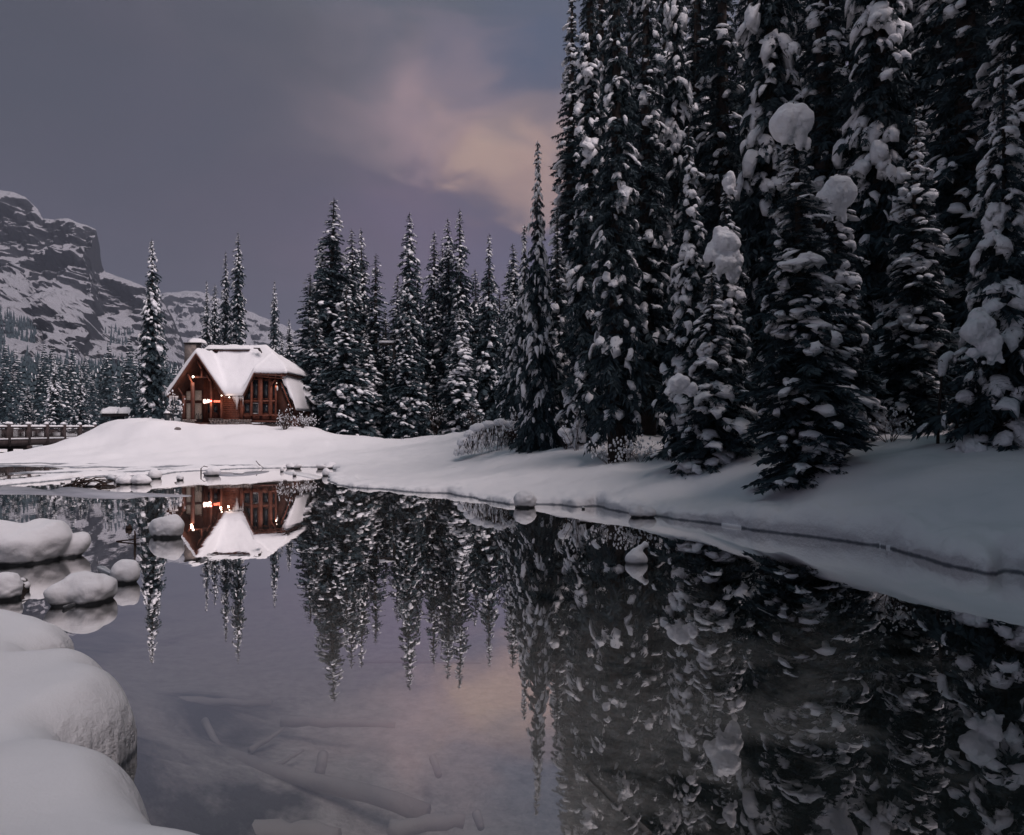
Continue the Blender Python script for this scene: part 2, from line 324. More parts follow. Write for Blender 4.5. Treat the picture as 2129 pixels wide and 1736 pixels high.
def G(X, Y):
    X = np.asarray(X, float); Y = np.asarray(Y, float)
    n1 = fbm(X * .9, Y * .9, X * 0, 3, 3) ; n2 = fbm(X * 3.1, Y * 3.1, X * 0, 2, 9)
    sm = signed(main_poly, X, Y) ; sl = signed(left_poly, X, Y)
    r = np.hypot(X, Y)
    wob = .10 * n1 * np.clip(r / 12, .15, 2.2) + .03 * n2
    wob = wob + .20 * fbm(X * .55, Y * .55, X * 0, 2, 51) * np.clip((r - 8) / 6, 0, 1.3)
    a = sm + wob; b = sl + wob * .5
    far = np.clip((r - 120) / 300, 0, 1)
    hm = np.clip(Hmain(X, Y), -.8, 60) * (1 - far) + far * 4
    hm = np.where((sm > 1.2), hm, np.maximum(hm, .14 + .04 * n1)); under = (X < -38) & (Y > 50) & (Y < 74)
    hm = hm + .05 * n1 + .015 * n2 + np.clip((r - 10) / 8, 0, 1) * np.clip(sm / 2, 0, 1) * .19 * fbm(X * .42, Y * .42, X * 0, 3, 41)
    hm = hm * (1 + .38 * np.clip(1 - sm / 1.6, 0, 1) * fbm(X * .8, Y * .8, X * 0, 2, 61) * (r > 8))
    k = .30 + .08 * n1 + np.clip(r - 12, 0, 30) * .008
    t = np.clip(a / k, 0, 1); zm = hm * np.sqrt(1 - (1 - t) ** 2.2) + np.clip(4 * t * (1.25 - t), 0, 1) * np.clip(1 - a / 1.1, 0, 1) * (.035 * fbm(X * 4.5, Y * 4.5, X * 0, 2, 31) + .05 * n2)
    k2 = .36; t2 = np.clip(b / k2, 0, 1); zl = (Hleft(X, Y) + .03 * n1) * np.sqrt(1 - (1 - t2) ** 2.0)
    dep = np.minimum(-a, -b); bed = -.06 - .95 * (1 - np.exp(-np.clip(dep, 0, 99) / 1.1)) + .05 * n1 * np.clip(dep, 0, 1)
    z = np.where(a > 0, zm, np.where(b > 0, zl, bed))
    return z
def Gs(x, y): return float(G(np.array([x]), np.array([y]))[0])
def terrain():
    th = np.concatenate([np.arange(-180, -42, 4.0), np.arange(-42, 42, .135), np.arange(42, 180.1, 4.0)])
    r = [.25]
    while r[-1] < 160: r.append(r[-1] * (1.003 if 9 < r[-1] < 19 else 1.0055 if 7 < r[-1] < 42 else 1.013) + .002)
    while r[-1] < 6000: r.append(r[-1] * 1.09)
    r = np.array(r)
    TH, RR = np.meshgrid(np.radians(th), r)
    X = RR * np.sin(TH); Y = RR * np.cos(TH); Z = G(X, Y)
    for poly, amt in ((main_poly, .09), (left_poly, .08)):              # undercut lip: pull the foot of the bank inwards
        s, NX, NY = signed(poly, X, Y, True); L = np.maximum(np.abs(s), .03); dx, dy = (X - NX) / L * np.sign(s), (Y - NY) / L * np.sign(s)
        w = np.clip((.24 - Z) / .24, 0, 1) ** 1.3 * np.clip(1 - np.abs(s) / np.where(s > 0, .9, 1.6), 0, 1) * np.clip((s + 1.6), 0, 1)
        w = w * np.clip(np.abs(s) / .03, 0, 1) + 0
        X = X + dx * amt * w; Y = Y + dy * amt * w
    n = len(th); m = len(r)
    V = np.stack([X, Y, Z], -1).reshape(-1, 3)
    i = np.arange(m - 1)[:, None] * n + np.arange(n - 1)[None, :]
    Q = np.stack([i, i + 1, i + n + 1, i + n], -1).reshape(-1, 4)[:, ::-1]
    zmax = V[Q][:, :, 2].max(1); sub = zmax < -.03
    def part(name, sel, mt):
        q = Q[sel]; u, inv = np.unique(q, return_inverse=True)
        return tag(link(name, mesh_np(name, V[u], inv.reshape(q.shape), mt)), kind='structure')
    q = Q[~sub]
    u, inv = np.unique(q, return_inverse=True)
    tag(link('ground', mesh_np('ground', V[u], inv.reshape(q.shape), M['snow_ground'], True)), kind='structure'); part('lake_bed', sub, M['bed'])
terrain()
tag(link('water', mesh_np('water', [(-3000, -3000, 0), (3000, -3000, 0), (3000, 5000, 0), (-3000, 5000, 0)], [(0, 1, 2, 3)], M['water'], False)), kind='structure')

# ================================================================== MOUNTAINS
def rock_mat():
    m = M['rock'] = mat('mountain_rock_and_snow', (.3, .3, .3), .9, spec=.1)
    nt = m.node_tree; N = nt.nodes.new; L = nt.links.new; b = nt.nodes['Principled BSDF']
    g = N('ShaderNodeNewGeometry'); s = N('ShaderNodeSeparateXYZ'); L(g.outputs['Normal'], s.inputs[0])
    n = N('ShaderNodeTexNoise'); n.inputs['Scale'].default_value = .045; n.inputs['Detail'].default_value = 10; n.inputs['Roughness'].default_value = .68
    mp = N('ShaderNodeMapping'); mp.inputs['Scale'].default_value = (1.5, 1.5, .9); L(g.outputs['Position'], mp.inputs[0]); L(mp.outputs[0], n.inputs['Vector'])
    a = N('ShaderNodeMath'); a.operation = 'MULTIPLY_ADD'; L(n.outputs[0], a.inputs[0]); a.inputs[1].default_value = .9; L(s.outputs[2], a.inputs[2])
    r = N('ShaderNodeValToRGB'); e = r.color_ramp.elements; e[0].position = .96; e[0].color = (.030, .033, .040, 1); e[1].position = 1.36; e[1].color = (.37, .38, .42, 1)
    L(a.outputs[0], r.inputs[0]); L(r.outputs[0], b.inputs['Base Color'])
    bm = N('ShaderNodeBump'); bm.inputs['Distance'].default_value = 12; bm.inputs['Strength'].default_value = .8; L(n.outputs[0], bm.inputs['Height']); L(bm.outputs[0], b.inputs['Normal'])
rock_mat()
MT = {}
def mountain(name, sky, d0, d1, base_py, prof, seed, amp, x0, x1, nx=520, nz=300):
    px = np.linspace(x0, x1, nx); sp = np.array(sky, float); top = np.interp(px, sp[:, 0], sp[:, 1])
    t = np.linspace(0, 1.25, nz); pr = np.array(prof, float)
    PX, T = np.meshgrid(px, t); TOP = np.meshgrid(top, t)[0]
    d = d0 + (d1 - d0) * np.interp(T, pr[:, 0], pr[:, 1])
    zt = CAMH + (CY - TOP) * d1 / F                                   # crest height
    zb = CAMH + (CY - base_py) * d0 / F
    Tz = np.where(T <= 1, T, 1 - (T - 1) * 1.5)
    # steady rise in apparent height up to the crest
    app = (base_py + (TOP - base_py) * np.clip(Tz, 0, 1)); Z = CAMH + (CY - app) * d / F
    Z = np.where(T > 1, zt - (T - 1) * (zt - zb) * 1.2, Z)
    X = (PX - CX) * d / F; Y = d.copy()
    w = np.clip(T * 4, 0, 1) * np.clip((1.02 - T) * 12, .12, 1)
    sc = 1 / 90.0
    rid = 1 - 2 * np.abs(fbm(X * sc, Y * sc * .4, Z * sc * .7, 5, seed))
    f2 = fbm(X * sc * 3.2, Y * sc, Z * sc * 4.5, 5, seed + 5)
    Y = Y - w * amp * (rid * .9 + f2 * .55)
    Z = Z + w * amp * .22 * f2
    V = np.stack([X, Y, Z], -1).reshape(-1, 3); i = np.arange(nz - 1)[:, None] * nx + np.arange(nx - 1)[None, :]
    Q = np.stack([i, i + 1, i + nx + 1, i + nx], -1).reshape(-1, 4)
    o = link(name, mesh_np(name, V, Q, M['rock'])); tag(o, kind='structure'); MT.setdefault(name, (X, Y, Z, PX, T)); return o
mountain('mountain', [(-700, 250), (-300, 330), (0, 396), (30, 402), (56, 412), (80, 435), (94, 459), (150, 459), (176, 469), (203, 478), (208, 506), (217, 551), (223, 566), (258, 579), (299, 596), (329, 607), (359, 659), (389, 723), (420, 790), (470, 860)],
         520, 1450, 872, [(0, 0), (.25, .22), (.50, .55), (.66, .90), (.72, .93), (1, .985), (1.25, 1.5)], 4, 62, -700, 470)
mountain('mountain', [(250, 640), (352, 609), (412, 605), (470, 625), (520, 647), (560, 664), (592, 676), (700, 735), (900, 800), (1100, 830)],
         1500, 2600, 880, [(0, 0), (.5, .45), (.85, .9), (1, 1), (1.25, 1.4)], 11, 70, 250, 1100, 320, 140)
# ================================================================== CONIFERS
def unit_dome(n=12, seed=0, fingers=.45, pointy=.9):                  # a snow pad with ragged, drooping fingers; x outwards
    g = np.random.default_rng(seed); ph = np.linspace(0, 2 * np.pi, n, endpoint=False)
    fr = 1 + fingers * g.uniform(-1, 1, n); fr *= 1 + .25 * np.cos(ph)
    V = [(0, 0, .36)]
    for k, (rr, zz) in enumerate(((.45, .33), (.80, .14), (1.0, -.18))):
        f = fr ** (k * .5)
        for a, q, j in zip(ph, f, g.uniform(-.05, .05, n)):
            V.append((rr * q * math.cos(a), rr * q * math.sin(a), zz + j - (pointy * max(0, q - 1) if k == 2 else 0)))
    V.append((0, 0, -.16)); V = np.array(V); T = []
    for k in range(n):
        l = (k + 1) % n; T.append((0, 1 + k, 1 + l))
        for q in range(2):
            a, b, c, d = 1 + q * n + k, 1 + q * n + l, 1 + (q + 1) * n + l, 1 + (q + 1) * n + k
            T += [(a, d, c), (a, c, b)]
        T.append((1 + 2 * n + k, len(V) - 1, 1 + 2 * n + l))
    return V, np.array(T)
def bough(nt, seed, wid=.055, ln=.42):                                  # needles along a drooping branch of length 1
    g = np.random.default_rng(seed); V = []; T = []
    def spine(s): return np.array([s, 0, .05 * s - .38 * s * s])
    for i in range(nt):
        s = .12 + .88 * (i + g.random()) / nt; p = spine(s) + g.normal(0, .02, 3)
        side = -1 if i % 2 else 1; yaw = side * g.uniform(.25, 1.25) ; pitch = -g.uniform(.15, 1.25)
        l = ln * (1.15 - .55 * s) * g.uniform(.6, 1.2)
        d = np.array([math.cos(yaw) * math.cos(pitch), math.sin(yaw) * math.cos(pitch), math.sin(pitch)])
        u = np.cross(d, g.normal(0, 1, 3)); u /= np.linalg.norm(u); w = wid * g.uniform(.7, 1.4)
        m = p + d * l * .45; b = len(V); V += [p, m + u * w, p + d * l, m - u * w]; T += [(b, b + 1, b + 2), (b, b + 2, b + 3)]
    return np.array(V), np.array(T)
def spruce(H, Rb, dz, per, nleaf, nring, seed, snowy=.6, zb=.5, ssize=.24, leafw=.055, taper=.75, pads=(1, 2), topk=1.0, brn=.0, hang=.55):
    g = np.random.default_rng(seed)
    LB = [bough(nleaf, seed * 31 + i, leafw) for i in range(6)]; SB = [unit_dome(nring, seed * 57 + i) for i in range(6)]
    LV, LT, SV, ST = [], [], [], []; lo = so_ = 0; z = zb
    kw = [g.uniform(0, 6.28), g.uniform(0, 6.28)]
    while z < H - .15:
        q = z / H; rad = Rb * min(1, 1.15 * (1 - q) ** taper) * (1 - .35 * max(0, 1 - (z - zb) / 1.2) * brn) * (1 + .10 * math.sin(z * 1.9 + kw[0]) + .07 * math.sin(z * 4.3 + kw[1]))
        k = max(3, int(per * (.45 + .55 * rad / Rb)))
        a0 = g.uniform(0, 6.28)
        for i in range(k):
            a = a0 + 6.283 * i / k + g.normal(0, .25); cl = float(vnoise(math.cos(a) * 1.3 + seed, math.sin(a) * 1.3, z * .85, seed)); L = max(.14, rad * g.uniform(.70, 1.15) * (1 + .22 * float(vnoise(math.cos(a) * 1.1, math.sin(a) * 1.1 + seed, z * .6, seed + 9)))); zz = z + g.uniform(-.5, .5) * dz
            up = .35 * (q > .93); tilt = g.uniform(-.30, .02) + up - .12
            ca, sa, ct, st = math.cos(a), math.sin(a), math.cos(tilt), math.sin(tilt)
            RM = np.array([[ca * ct, -sa, -ca * st], [sa * ct, ca, -sa * st], [st, 0, ct]]); off = np.array([0, 0, zz])
            V, T = LB[g.integers(6)]; LV.append((V * np.array([L, max(L, .3) * .9, max(L, .3)])) @ RM.T + off); LT.append(T + lo); lo += len(V)
            if g.random() < snowy * (1.15 + 1.6 * cl):
                for _ in range(g.integers(pads[0], pads[1] + 1)):
                    s = g.uniform(.45, 1.0); V, T = SB[g.integers(6)]
                    sz = ssize * (.45 + .5 * g.random() + .55 * g.random() ** 3 + .35 * max(0, cl)) * min(1, .22 + L / 1.0)
                    pt = -math.atan(hang * s * 1.4) - g.uniform(-.15, .65); cp, sp = math.cos(pt), math.sin(pt); yw = g.normal(0, .5); cy, sy = math.cos(yw), math.sin(yw)
                    W_ = V * np.array([sz * g.uniform(1.0, 1.7), sz * g.uniform(.6, 1.0), sz * g.uniform(.7, 1.1)])
                    W_ = W_ @ np.array([[cp, 0, -sp], [0, 1, 0], [sp, 0, cp]]).T
                    W_ = W_ @ np.array([[cy, -sy, 0], [sy, cy, 0], [0, 0, 1]]).T
                    W_ = W_ + np.array([s * L, g.normal(0, .12) * L, (.05 * s - .38 * s * s) * max(L, .3) + sz * .12])
                    SV.append(W_ @ RM.T + off); ST.append(T + so_); so_ += len(V)
        z += dz * (.6 + .4 * rad / Rb) * g.uniform(.8, 1.2)
    # leader
    b = MB(); b.tube([(0, 0, -1.0), (0, 0, 1.0), (.05, 0, H * .5), (0, 0, H)], [H * .011 + .05, H * .011 + .02, H * .006 + .01, .012], 8)
    return (mesh_np('crown', np.concatenate(LV), np.concatenate(LT), M['needles'], False), mesh_np('snow_load', np.concatenate(SV), np.concatenate(ST), M['snow_tree']),
            mesh_np('trunk', np.array(b.v), b.f, M['bark']), H, Rb)
NEAR = [spruce(26, 1.05, .28, 9, 56, 9, 1, .42, .5, .18, .034, pads=(1, 3)), spruce(22, 1.3, .30, 9, 60, 9, 2, .45, .6, .19, .034, pads=(1, 3)),
        spruce(15, 1.25, .30, 9, 76, 12, 3, .47, .35, .20, .034, taper=.75, pads=(1, 2)), spruce(26, 1.1, .34, 8, 56, 9, 4, .33, 1.6, .165, .034, pads=(1, 3)), spruce(12, 1.3, .30, 9, 60, 14, 15, .55, .4, .24, .034, taper=.75), spruce(14, 1.5, .28, 10, 56, 9, 17, .5, .4, .20, .036, taper=.85, pads=(1, 2))]
MID = [spruce(22, 1.6, .40, 9, 24, 7, 5, .62, .8, .165, .075, .68, pads=(1, 3)), spruce(24, 1.5, .40, 9, 24, 7, 6, .55, .8, .155, .075, .58, pads=(1, 3)), spruce(20, 1.7, .40, 9, 24, 7, 7, .70, .5, .18, .075, .75, pads=(1, 3)),
       spruce(22, 1.3, .40, 8, 24, 7, 8, .45, 2.2, .15, .075, .55, pads=(1, 2)), spruce(18, 1.5, .38, 9, 24, 7, 9, .72, .4, .20, .075, .7, pads=(1, 3)), spruce(23, 1.4, .42, 8, 24, 7, 10, .38, 1.0, .15, .075, .65, pads=(1, 2))]
def tree(proto, px, top, base, d, hw, label, group, dzb=0, rot=None, lean=0):
    cr, sn, tr, H, Rb = proto; b = P(px, base, d) if base else None
    x = (px - CX) * d / F
    zg = Gs(x, d) - .25 if base is None else min(b.z, Gs(x, d) + .1) - .1
    zt = CAMH - (top - CY) * d / F; s = (zt - zg) / H; w = hw * d / F / Rb
    o = empty('spruce_tree', (x, d, zg), label, 'tree', group); o.rotation_euler = (lean, 0, random.uniform(0, 6.28) if rot is None else rot); o.scale = (w, w, s)
    link('trunk', tr, o); link('crown', cr, o); tag(link('snow_load', sn, o), kind='stuff'); return o
EDGE = 'conifers on the near right bank'; CEN = 'conifers across the water right of the cabin'; CAB = 'conifers around the cabin'
# --- around the cabin
tree(MID[4], 316, 496, None, 60, 38, 'tall lone spruce standing just left of the lit cabin', CAB)
tree(MID[1], 495, 481, None, 72, 27, 'tallest of the spruces rising behind the cabin roof', CAB)
tree(MID[0], 469, 521, None, 74, 26, 'slim spruce touching the tallest one behind the cabin roof', CAB)
tree(MID[2], 430, 583, None, 76, 26, 'dark spruce rising above the cabin chimney', CAB)
tree(MID[3], 447, 590, None, 80, 24, 'short spruce filling the gap between the trees above the chimney', CAB)
tree(MID[1], 571, 582, None, 84, 19, 'very narrow spruce standing alone against the sky over the cabin right end', CAB)
tree(MID[0], 601, 662, None, 80, 24, 'small spruce between the narrow lone spruce and the tall group', CAB)
tree(MID[3], 586, 690, None, 86, 18, 'lowest spruce just right of the narrow lone spruce', CAB)
tree(MID[5], 632, 720, None, 70, 26, 'small spruce directly behind the lower right roof of the cabin', CAB)
tree(MID[4], 113, 747, None, 92, 26, 'small snow-loaded spruce standing behind the footbridge', CAB)
tree(MID[2], 168, 766, None, 88, 24, 'small bent-branched spruce between the footbridge and the sign shelter', CAB)
tree(MID[0], 58, 800, None, 96, 18, 'smallest spruce above the footbridge railing', CAB)
# --- across the water, left to right
for pr, px, tp, d, hw, lb in (
    (0, 683, 410, 64, 52, 'tallest broad spruce right of the cabin'), (5, 640, 565, 68, 34, 'shorter spruce on the left flank of the tallest broad one'), (2, 662, 640, 62, 34, 'young spruce in front of the tallest broad one, nearest the cabin'),
    (1, 735, 478, 68, 27, 'first of two slim twin spruces right of the tallest broad one'), (0, 758, 473, 70, 27, 'second and slightly higher of the two slim twin spruces'), (2, 716, 588, 58, 42, 'very snowy spruce reaching down to the snow edge below the twin spruces'),
    (5, 781, 527, 66, 30, 'bushy spruce stepping down right of the twin spruces'), (4, 764, 690, 60, 32, 'low snow-flecked spruce under the twin spruces'), (0, 824, 569, 70, 27, 'spruce just left of the needle-thin one'),
    (1, 847, 440, 60, 27, 'needle-thin tall spruce midway between the cabin and the big forest'), (2, 848, 650, 59, 34, 'lower snowy spruce at the foot of the needle-thin one'), (3, 873, 538, 68, 24, 'short spruce just right of the needle-thin one'),
    (0, 901, 482, 68, 29, 'leftmost spruce of the cluster of four tops'), (5, 917, 503, 72, 24, 'low second top in the cluster of four spruces'), (1, 937, 455, 68, 26, 'third top in the cluster of four spruces'),
    (0, 961, 433, 66, 30, 'highest and last top in the cluster of four spruces'), (4, 955, 640, 60, 36, 'snow-flecked spruce below the cluster of four tops'), (2, 1017, 484, 62, 30, 'lone pointed spruce with snowy shoulders right of the cluster'),
    (3, 994, 560, 70, 22, 'small spruce between the cluster and the lone pointed spruce'), (0, 1055, 553, 66, 26, 'short spruce in the dip before the big dark forest'), (1, 1076, 505, 50, 26, 'slender spruce leading up to the big dark forest'),
    (5, 1040, 600, 72, 26, 'spruce partly hiding the dark lodge balcony'), (5, 805, 640, 64, 24, 'thin dark spruce beside the bare pole'), (5, 889, 620, 72, 30, 'dark spruce low in the middle of the far row'), (2, 700, 500, 72, 30, 'spruce squeezed between the tallest broad one and the twins'),
    (0, 660, 500, 70, 32, 'spruce forming the left shoulder of the tallest broad one'), (3, 930, 600, 74, 34, 'dim spruce in front of the lodge left wing'), (5, 985, 640, 76, 28, 'dim spruce in front of the lodge centre')):
    t_ = tree(MID[pr], px, tp, None, d, hw * 1.55, lb, CEN); t_.rotation_euler[0] = R(random.uniform(-1.3, 1.3)); t_.rotation_euler[1] = R(random.uniform(-1.3, 1.3))
# --- edge of the near forest
tree(NEAR[5], 1118, 292, None, 28.6, 50, 'pointed spruce standing alone against the glowing cloud', EDGE)
tree(NEAR[5], 1090, 466, None, 33, 42, 'spruce at the left foot of the one against the glowing cloud', EDGE)
tree(NEAR[1], 1158, 430, None, 31, 44, 'spruce filling the notch beside the big dark forest edge', EDGE)
tree(NEAR[2], 1138, 560, None, 36, 40, 'lower spruce behind the one against the glowing cloud', EDGE)
tree(NEAR[5], 1062, 590, None, 42, 34, 'small dark spruce above the snow-bowed shrub', EDGE)
tree(NEAR[0], 1226, -420, None, 27, 57, 'towering spruce forming the straight left edge of the big dark forest', EDGE)
tree(NEAR[3], 1282, -520, None, 23.6, 66, 'towering spruce with its bare lower trunk showing at the snow', EDGE)
tree(NEAR[3], 1345, -360, None, 29, 66, 'towering spruce behind the bare lower trunk', EDGE)
tree(NEAR[1], 1405, -300, None, 30, 58, 'towering spruce behind the one with a drooping snowy tip', EDGE)
tree(NEAR[2], 1432, 258, None, 22, 72, 'mid-height spruce with a drooping snowy tip', EDGE)
tree(NEAR[4], 1480, 560, None, 19.3, 90, 'broad low spruce wrapped in snow at the bank edge', EDGE)
tree(NEAR[2], 1510, 395, None, 21, 74, 'spruce draped with a wide apron of snow', EDGE)
t_ = tree(NEAR[1], 1676, 212, None, 15.6, 118, 'big spruce closest to the water, topped by a round snow cap', EDGE, rot=0); t_.rotation_euler[1] = -R(1.9)
tree(NEAR[2], 1738, 360, None, 18, 100, 'spruce behind the closest one with an egg-shaped snow cap', EDGE)
tree(NEAR[1], 1905, 215, None, 18.5, 88, 'narrow spruce hung with long snow pads, right of the closest one', EDGE)
tree(NEAR[4], 2085, 120, None, 14.6, 110, 'heavily snowed spruce at the right edge of the view', EDGE)
tree(NEAR[2], 2060, 560, None, 16, 90, 'low snow-heaped spruce in front of the right edge trees', EDGE)
bk = 'dim trunks and crowns deep inside the dark forest'
for i, (px, d, tp) in enumerate(((1190, 40, -60), (1250, 36, -300), (1312, 40, -340), (1380, 38, -420), (1448, 34, -380), (1500, 30, -500), (1560, 36, -420), (1600, 27, -600), (1650, 33, -520), (1715, 26, -640), (1775, 31, -600), (1830, 24, -700),
        (1890, 29, -620), (1950, 24, -720), (2010, 21, -800), (2090, 25, -700), (2150, 19, -900), (2230, 22, -800), (1480, 46, -160), (1620, 44, -260), (1800, 42, -300), (1980, 36, -400), (1340, 50, -100), (1410, 52, -140), (1550, 50, -200), (1690, 48, -240), (1750, 38, -420), (1860, 36, -480), (1925, 33, -520), (2060, 32, -560), (2120, 30, -600), (1270, 48, -120), (1990, 28, -660), (1665, 36, -420))):
    tree(NEAR[(0, 3, 3, 1)[i % 4]], px, tp, None, d, 1.75 * F / d, 'dim snow-dusted spruce deep inside the dark forest', bk)
ow = 'unseen shading spruces on the right bank beyond the picture edge'  # unseen trees, added and stretched tall to shade the bank and foreground
for x, y, h in ((15, 9.5, 26), (17.5, 9, 27), (17, 12.5, 27), (13.2, 8, 25), (20, 9, 27), (12.6, 6.2, 26), (14.2, 6.4, 26), (15.5, 7, 25), (13.5, 4, 22), (17, 3, 26), (14.5, .5, 23), (18, -1, 24), (15.5, -4, 23), (19, -6, 25), (17, -9, 23), (21, 2, 27), (22, 7, 27), (23, -4, 27), (12.5, 5.5, 25), (13, 1.5, 24), (15.5, 2, 26), (16.5, 5, 27), (16.5, -2, 25), (14, -7, 24), (11.5, -6, 31), (12.5, -8.5, 32), (14, -10.5, 32), (13, -12, 31), (16.5, -11.5, 33), (11, -3, 29), (18.5, -13, 33), (15, -14, 32), (12, -15, 31), (19, -16, 32), (11.8, -10.5, 31)):
    cr, sn, tr, H, Rb = NEAR[int(h) % 4]; o = empty('spruce_tree', (x, y, Gs(x, y) - .2), 'unseen tall spruce beyond the picture edge, added to shade the right bank', 'tree', ow); o.scale = (1.6, 1.6, h * 1.5 / H); o.rotation_euler = (0, 0, x * 3)
    link('trunk', tr, o); link('crown', cr, o); tag(link('snow_load', sn, o), kind='stuff')
# --- distant woods: one mass each, too many to count
def mini(seed, H=12.0):
    g = np.random.default_rng(seed); V, T, MI = [], [], []; o = 0; z = .4
    DV, DT = unit_dome(5, seed); 
    while z < H - .2:
        rad = 1.25 * (1 - z / H) ** .8 + .08; k = 6
        for i in range(k):
            a = g.uniform(0, 6.283); L = rad * g.uniform(.7, 1.2); d = np.array([math.cos(a), math.sin(a), 0]); q = np.array([-d[1], d[0], 0])
            for j in range(4):
                p = d * L * g.uniform(.1, .5) + np.array([0, 0, z]); e = d * L * g.uniform(.8, 1.1) + q * g.uniform(-.5, .5) * L + np.array([0, 0, z - L * g.uniform(.3, .8)]); m = (p + e) / 2; w = q * .13 + np.array([0, 0, .06])
                V.append(np.array([p, m + w, e, m - w])); T += [(o, o + 1, o + 2), (o, o + 2, o + 3)]; MI += [0, 0]; o += 4
            if g.random() < .3:
                s_ = g.uniform(.12, .34) * (.5 + .5 * rad); c = d * L * .75 + np.array([0, 0, z - .3 * L + .06]); V.append(DV * np.array([s_, s_, s_ * .8]) + c); T += [tuple(t) for t in (DT + o)]; MI += [1] * len(DT); o += len(DV)
        z += .52 * (.5 + .5 * rad) * g.uniform(.8, 1.2)
    return np.concatenate(V), np.array(T), np.array(MI), H
MINI = [mini(i) for i in range(4)]
def woods2(name, pts, hs, seed):
    g = np.random.default_rng(seed); V, T, MI = [], [], []; o = 0
    for (x, y, z), h in zip(pts, hs):
        v, t, mi, H = MINI[int(g.integers(4))]; a = g.uniform(0, 6.283); c, s = math.cos(a), math.sin(a); w = g.uniform(.9, 1.3) * h / H
        V.append(v @ np.array([[c * w, s * w, 0], [-s * w, c * w, 0], [0, 0, h / H]]) + np.array([x, y, z])); T.append(t + o); MI.append(mi); o += len(v)
    return tag(link(name, mesh_np(name, np.concatenate(V), np.concatenate(T), [M['needles'], M['snow_tree']], False, np.concatenate(MI))), kind='stuff')
def woods(name, pts, hs, seed, levels=7, seg=7, snow=True):
    g = np.random.default_rng(seed); V, T, MI = [], [], []; o = 0
    for (x, y, z), h in zip(pts, hs):
        r0 = h * g.uniform(.10, .16)
        for k in range(levels):
            q0 = k / levels; q1 = min(1, q0 + 1.7 / levels); n = seg; a = np.linspace(0, 6.283, n, endpoint=False) + g.uniform(0, 6)
            rr = r0 * (1 - q0) ** .8 * g.uniform(.6, 1.3, n)
            ring = np.stack([x + rr * np.cos(a), y + rr * np.sin(a), z + h * (q0 + .04) - rr * .5 + g.uniform(-.1, .05, n) * r0], -1)
            V.append(ring); V.append(np.array([[x, y, z + h * q1]]))
            for i in range(n): T.append((o + i, o + (i + 1) % n, o + n)); MI.append(1 if snow and g.random() < .08 else 0)
            o += n + 1
    return tag(link(name, mesh_np(name, np.concatenate(V), np.array(T), [M['needles'], M['snow_tree']], False, MI)), kind='stuff')
pts, hs = [], []
g = np.random.default_rng(3)
for i in range(900):
    d = g.uniform(105, 300); px = g.uniform(-160, 345) if i % 5 else g.uniform(330, 700)
    d = g.uniform(150, 300) if i > 170 else d * .5 + 50
    x = (px - CX) * d / F; pts.append((x, d, Gs(x, d) - .5)); hs.append(g.uniform(8, 15) * (.8 + d / 500))
tag(woods2('distant_forest', pts[:170], hs[:170], 5), 'dense snow-dusted conifer wood across the valley floor behind the footbridge', 'forest')
tag(woods('distant_forest', pts[170:], hs[170:], 6, 12, 8), 'far rows of the conifer wood on the valley floor, below the mountain', 'forest')
X, Y, Z, PXm, Tm = MT['mountain']
pts, hs = [], []
ok = 0
while ok < 9000:
    i = int(g.integers(2, Z.shape[0] - 60)); j = int(g.integers(0, Z.shape[1])); t = Tm[i, j]; px = PXm[i, j]
    lim = np.interp(px, [-700, 0, 100, 200, 300, 400], [.55, .50, .46, .40, .36, .5]); nz = fbm(px / 42.0, t * 3, 0, 3, 21)
    if t < lim * (.72 + .9 * nz) or (t < .62 and nz > .42 and g.random() < .5) or (t < .12):
        pts.append((X[i, j] + g.normal(0, 3), Y[i, j] + g.normal(0, 3), Z[i, j] - 1)); hs.append(g.uniform(9, 20)); ok += 1
tag(woods('slope_forest', pts, hs, 8, 3, 5, False), 'dark conifer belts climbing the lower mountain slope', 'forest')

print('TRIS near', [sum(len(m.polygons) for m in p[:3]) for p in NEAR], 'mid', [sum(len(m.polygons) for m in p[:3]) for p in MID])
# ================================================================== CABIN
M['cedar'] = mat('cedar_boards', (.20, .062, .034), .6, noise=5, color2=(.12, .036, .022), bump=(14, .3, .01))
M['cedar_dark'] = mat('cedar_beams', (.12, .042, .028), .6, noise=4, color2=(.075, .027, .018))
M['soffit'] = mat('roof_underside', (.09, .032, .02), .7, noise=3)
M['shingle'] = mat('dark_roofing', (.035, .028, .028), .85, noise=5)
M['glass'] = mat('dark_glass', (.02, .028, .035), .08, spec=.6)
M['curtain'] = mat('frosted_pane', (.42, .36, .33), .5, noise=9, color2=(.25, .22, .2), emit=((1, .75, .6), .03))
M['stone'] = mat('field_stone', (.24, .20, .18), .9, noise=4, color2=(.12, .11, .11), bump=(10, .6, .03))
M['iron'] = mat('black_iron', (.02, .025, .03), .5)
M['ice'] = mat('icicle_ice', (.75, .72, .72), .15, spec=.6)
M['white_frame'] = mat('white_trim', (.8, .8, .8), .5)
M['bulb'] = mat('lit_bulb', (1, .9, .8), .5, emit=((1, .82, .68), 3.2))
M['neon_white'] = mat('neon_white', (1, .8, .75), .5, emit=((1, .66, .56), 1.3))
M['neon_red'] = mat('neon_red', (1, .3, .2), .5, emit=((1, .26, .15), .75))
M['neon_ring'] = mat('neon_ring', (1, .1, .05), .5, emit=((1, .03, .03), 1.2))
D0 = 56.0
def Q(cx, cy, d=D0): return P((600 + cx / 3.0414) * .51977, (1300 + cy / 3.0414) * .51977, d)
O = Q(565, 1180); O.z = Q(565, 1180).z
def C(cx, cy, dy=0): return Q(cx, cy, D0 + dy) - O          # cabin-local place
sc_ = (Q(1565, 0) - Q(565, 0)).x / 1000
